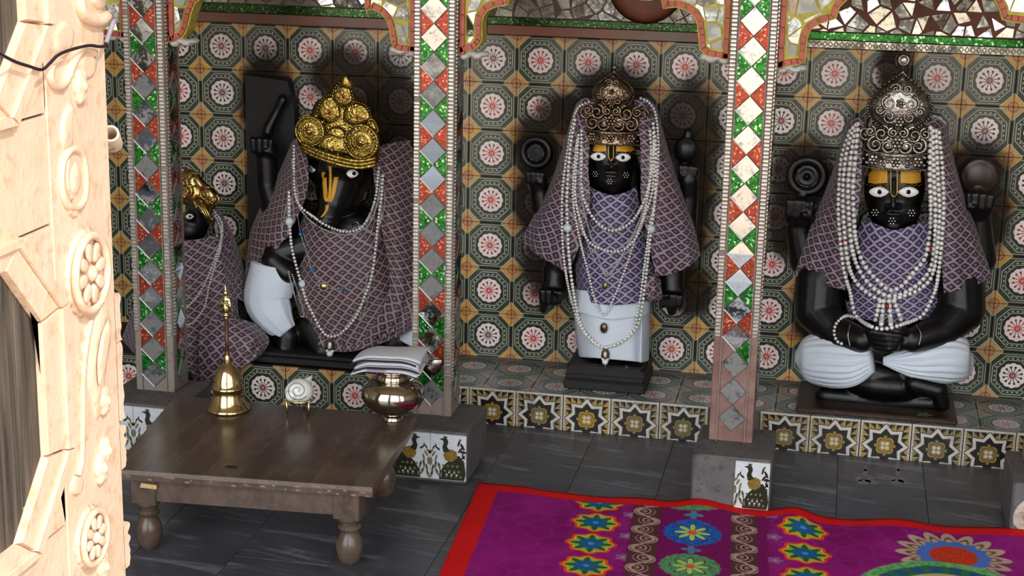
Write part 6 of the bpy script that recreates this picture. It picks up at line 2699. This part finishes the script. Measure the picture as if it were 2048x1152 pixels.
# small flowers on the stile
for cx, cy, k in ((192, 935, 1.0), (200, 900, .8), (150, 172, 1.0), (198, 800, .9), (196, 1132, 1.0)):
    rosette_c = D(cx, cy, .006)
    b = B()
    for i in range(6):
        a = 2 * PI * i / 6
        b.ell(rosette_c + Vector((0, .0075 * k * math.cos(a), .013 * k * math.sin(a))), (.007, .0075 * k, .010 * k), seg=10, rings=8)
    b.ell(rosette_c + XP * .004, (.007, .005, .007), seg=10, rings=8)
    fuse('carved_flower', b, .0022, CRM, door, None, 2)
# scrolling ornament near the top
B().tube([D(p[0], p[1], .006) for p in curve([(92, 130), (88, 150), (96, 165), (110, 170), (122, 160), (134, 128), (150, 100), (164, 96), (178, 106)], 50)], .006, 8).obj('scroll', CRM, door, True)
B().tube([D(p[0], p[1], .006) for p in curve([(146, -12), (152, 20), (168, 36), (188, 40), (204, 32)], 40)], .008, 8).obj('scroll', CRM, door, True)
relief('scroll_leaf', [(98, 60), (120, 40), (140, 55), (138, 90), (120, 120), (102, 100)], .007, (118, 80), power=.14)
relief('scroll_leaf', [(172, -20), (204, -20), (204, 12), (190, 20), (176, 6)], .007, (190, -4), power=.14)
relief('tulip', [(140, 148), (148, 152), (152, 160), (158, 152), (164, 150), (162, 180), (154, 192), (144, 184)], .007, (152, 172), power=.14)
relief('carved_drop', [(150, 110), (172, 100), (186, 120), (180, 150), (162, 160), (152, 140)], .007, (168, 130), power=.14)
# wavy carved strip along the free edge
for seg in ([(586, 640, 5), (640, 684, 5)], [(686, 770, 6), (770, 845, 6)], [(858, 945, 6)], [(1060, 1152, 6)]):
    y_a, y_b = seg[0][0], seg[-1][1]
    n = 40
    za, zb = D(230, y_a).z, D(230, y_b).z
    lefts, rights = [], []
    for i in range(n):
        t = i / (n - 1)
        z = za + (zb - za) * t
        bulge = .012 + .0045 * abs(math.sin(PI * t * (4 if len(seg) == 1 else 2.5))) + .002 * math.sin(19 * t)
        lefts.append(Vector((DX - .022, YE - .002, z)))
        rights.append(Vector((DX - .022, YE + bulge, z)))
    B().prism(lefts + rights[::-1], (.026, 0, 0)).obj('edge_carving', CRM, door)
B().box(DX - .036, DX - .008, YE - .004, YE + .004, .02, 2.45).obj('edge_board', CRM, door)
# pipe sleeve fixed behind the edge
pc = at(221, 267, YE + .030)
ax = (Vector(CAM) - pc).normalized()
ax = (ax + Vector((-.10, 0, .30))).normalized()
qd = ax.to_track_quat('Z', 'Y')
ro, ri = .0108, .0078
b = B()
prof = [(ro, -.045), (ro, 0), (ro * .97, .0008), (ri * 1.03, .0008), (ri, 0), (ri, -.045)]
b.lathe(Vector((0, 0, 0)), prof, 36)
b.v = [pc + qd @ v for v in b.v]
b.f = b.f[:-2]
ps = b.obj('pipe_sleeve', M_['pvc'], door, True)
B().tube([pc + qd @ Vector((0, -.009, -.03)), Vector((DX - .02, YE - .004, pc.z - .012))], .004, 8).obj('pipe_bracket', M_['pvc'], door, True)
# cable across the door
cab = thing('cable', 'thin black cable running across the upper part of the cream door', 'cable', D(60, 137, .02))
pts = [D(p[0], p[1], .016) for p in curve([(-40, 100), (0, 121), (30, 131), (56, 138), (72, 126), (88, 110), (110, 100), (150, 90), (172, 92), (184, 90), (190, 76), (198, 46)], 70)]
B().tube(pts, .0019, 8).obj('cord', M_['cable'], cab, True)
B().tube([D(p[0], p[1], .017) for p in curve([(186, 84), (192, 66), (200, 44), (206, 38)], 20)], .0030, 8).obj('tape_wrap', M_['cablewhite'], cab, True)
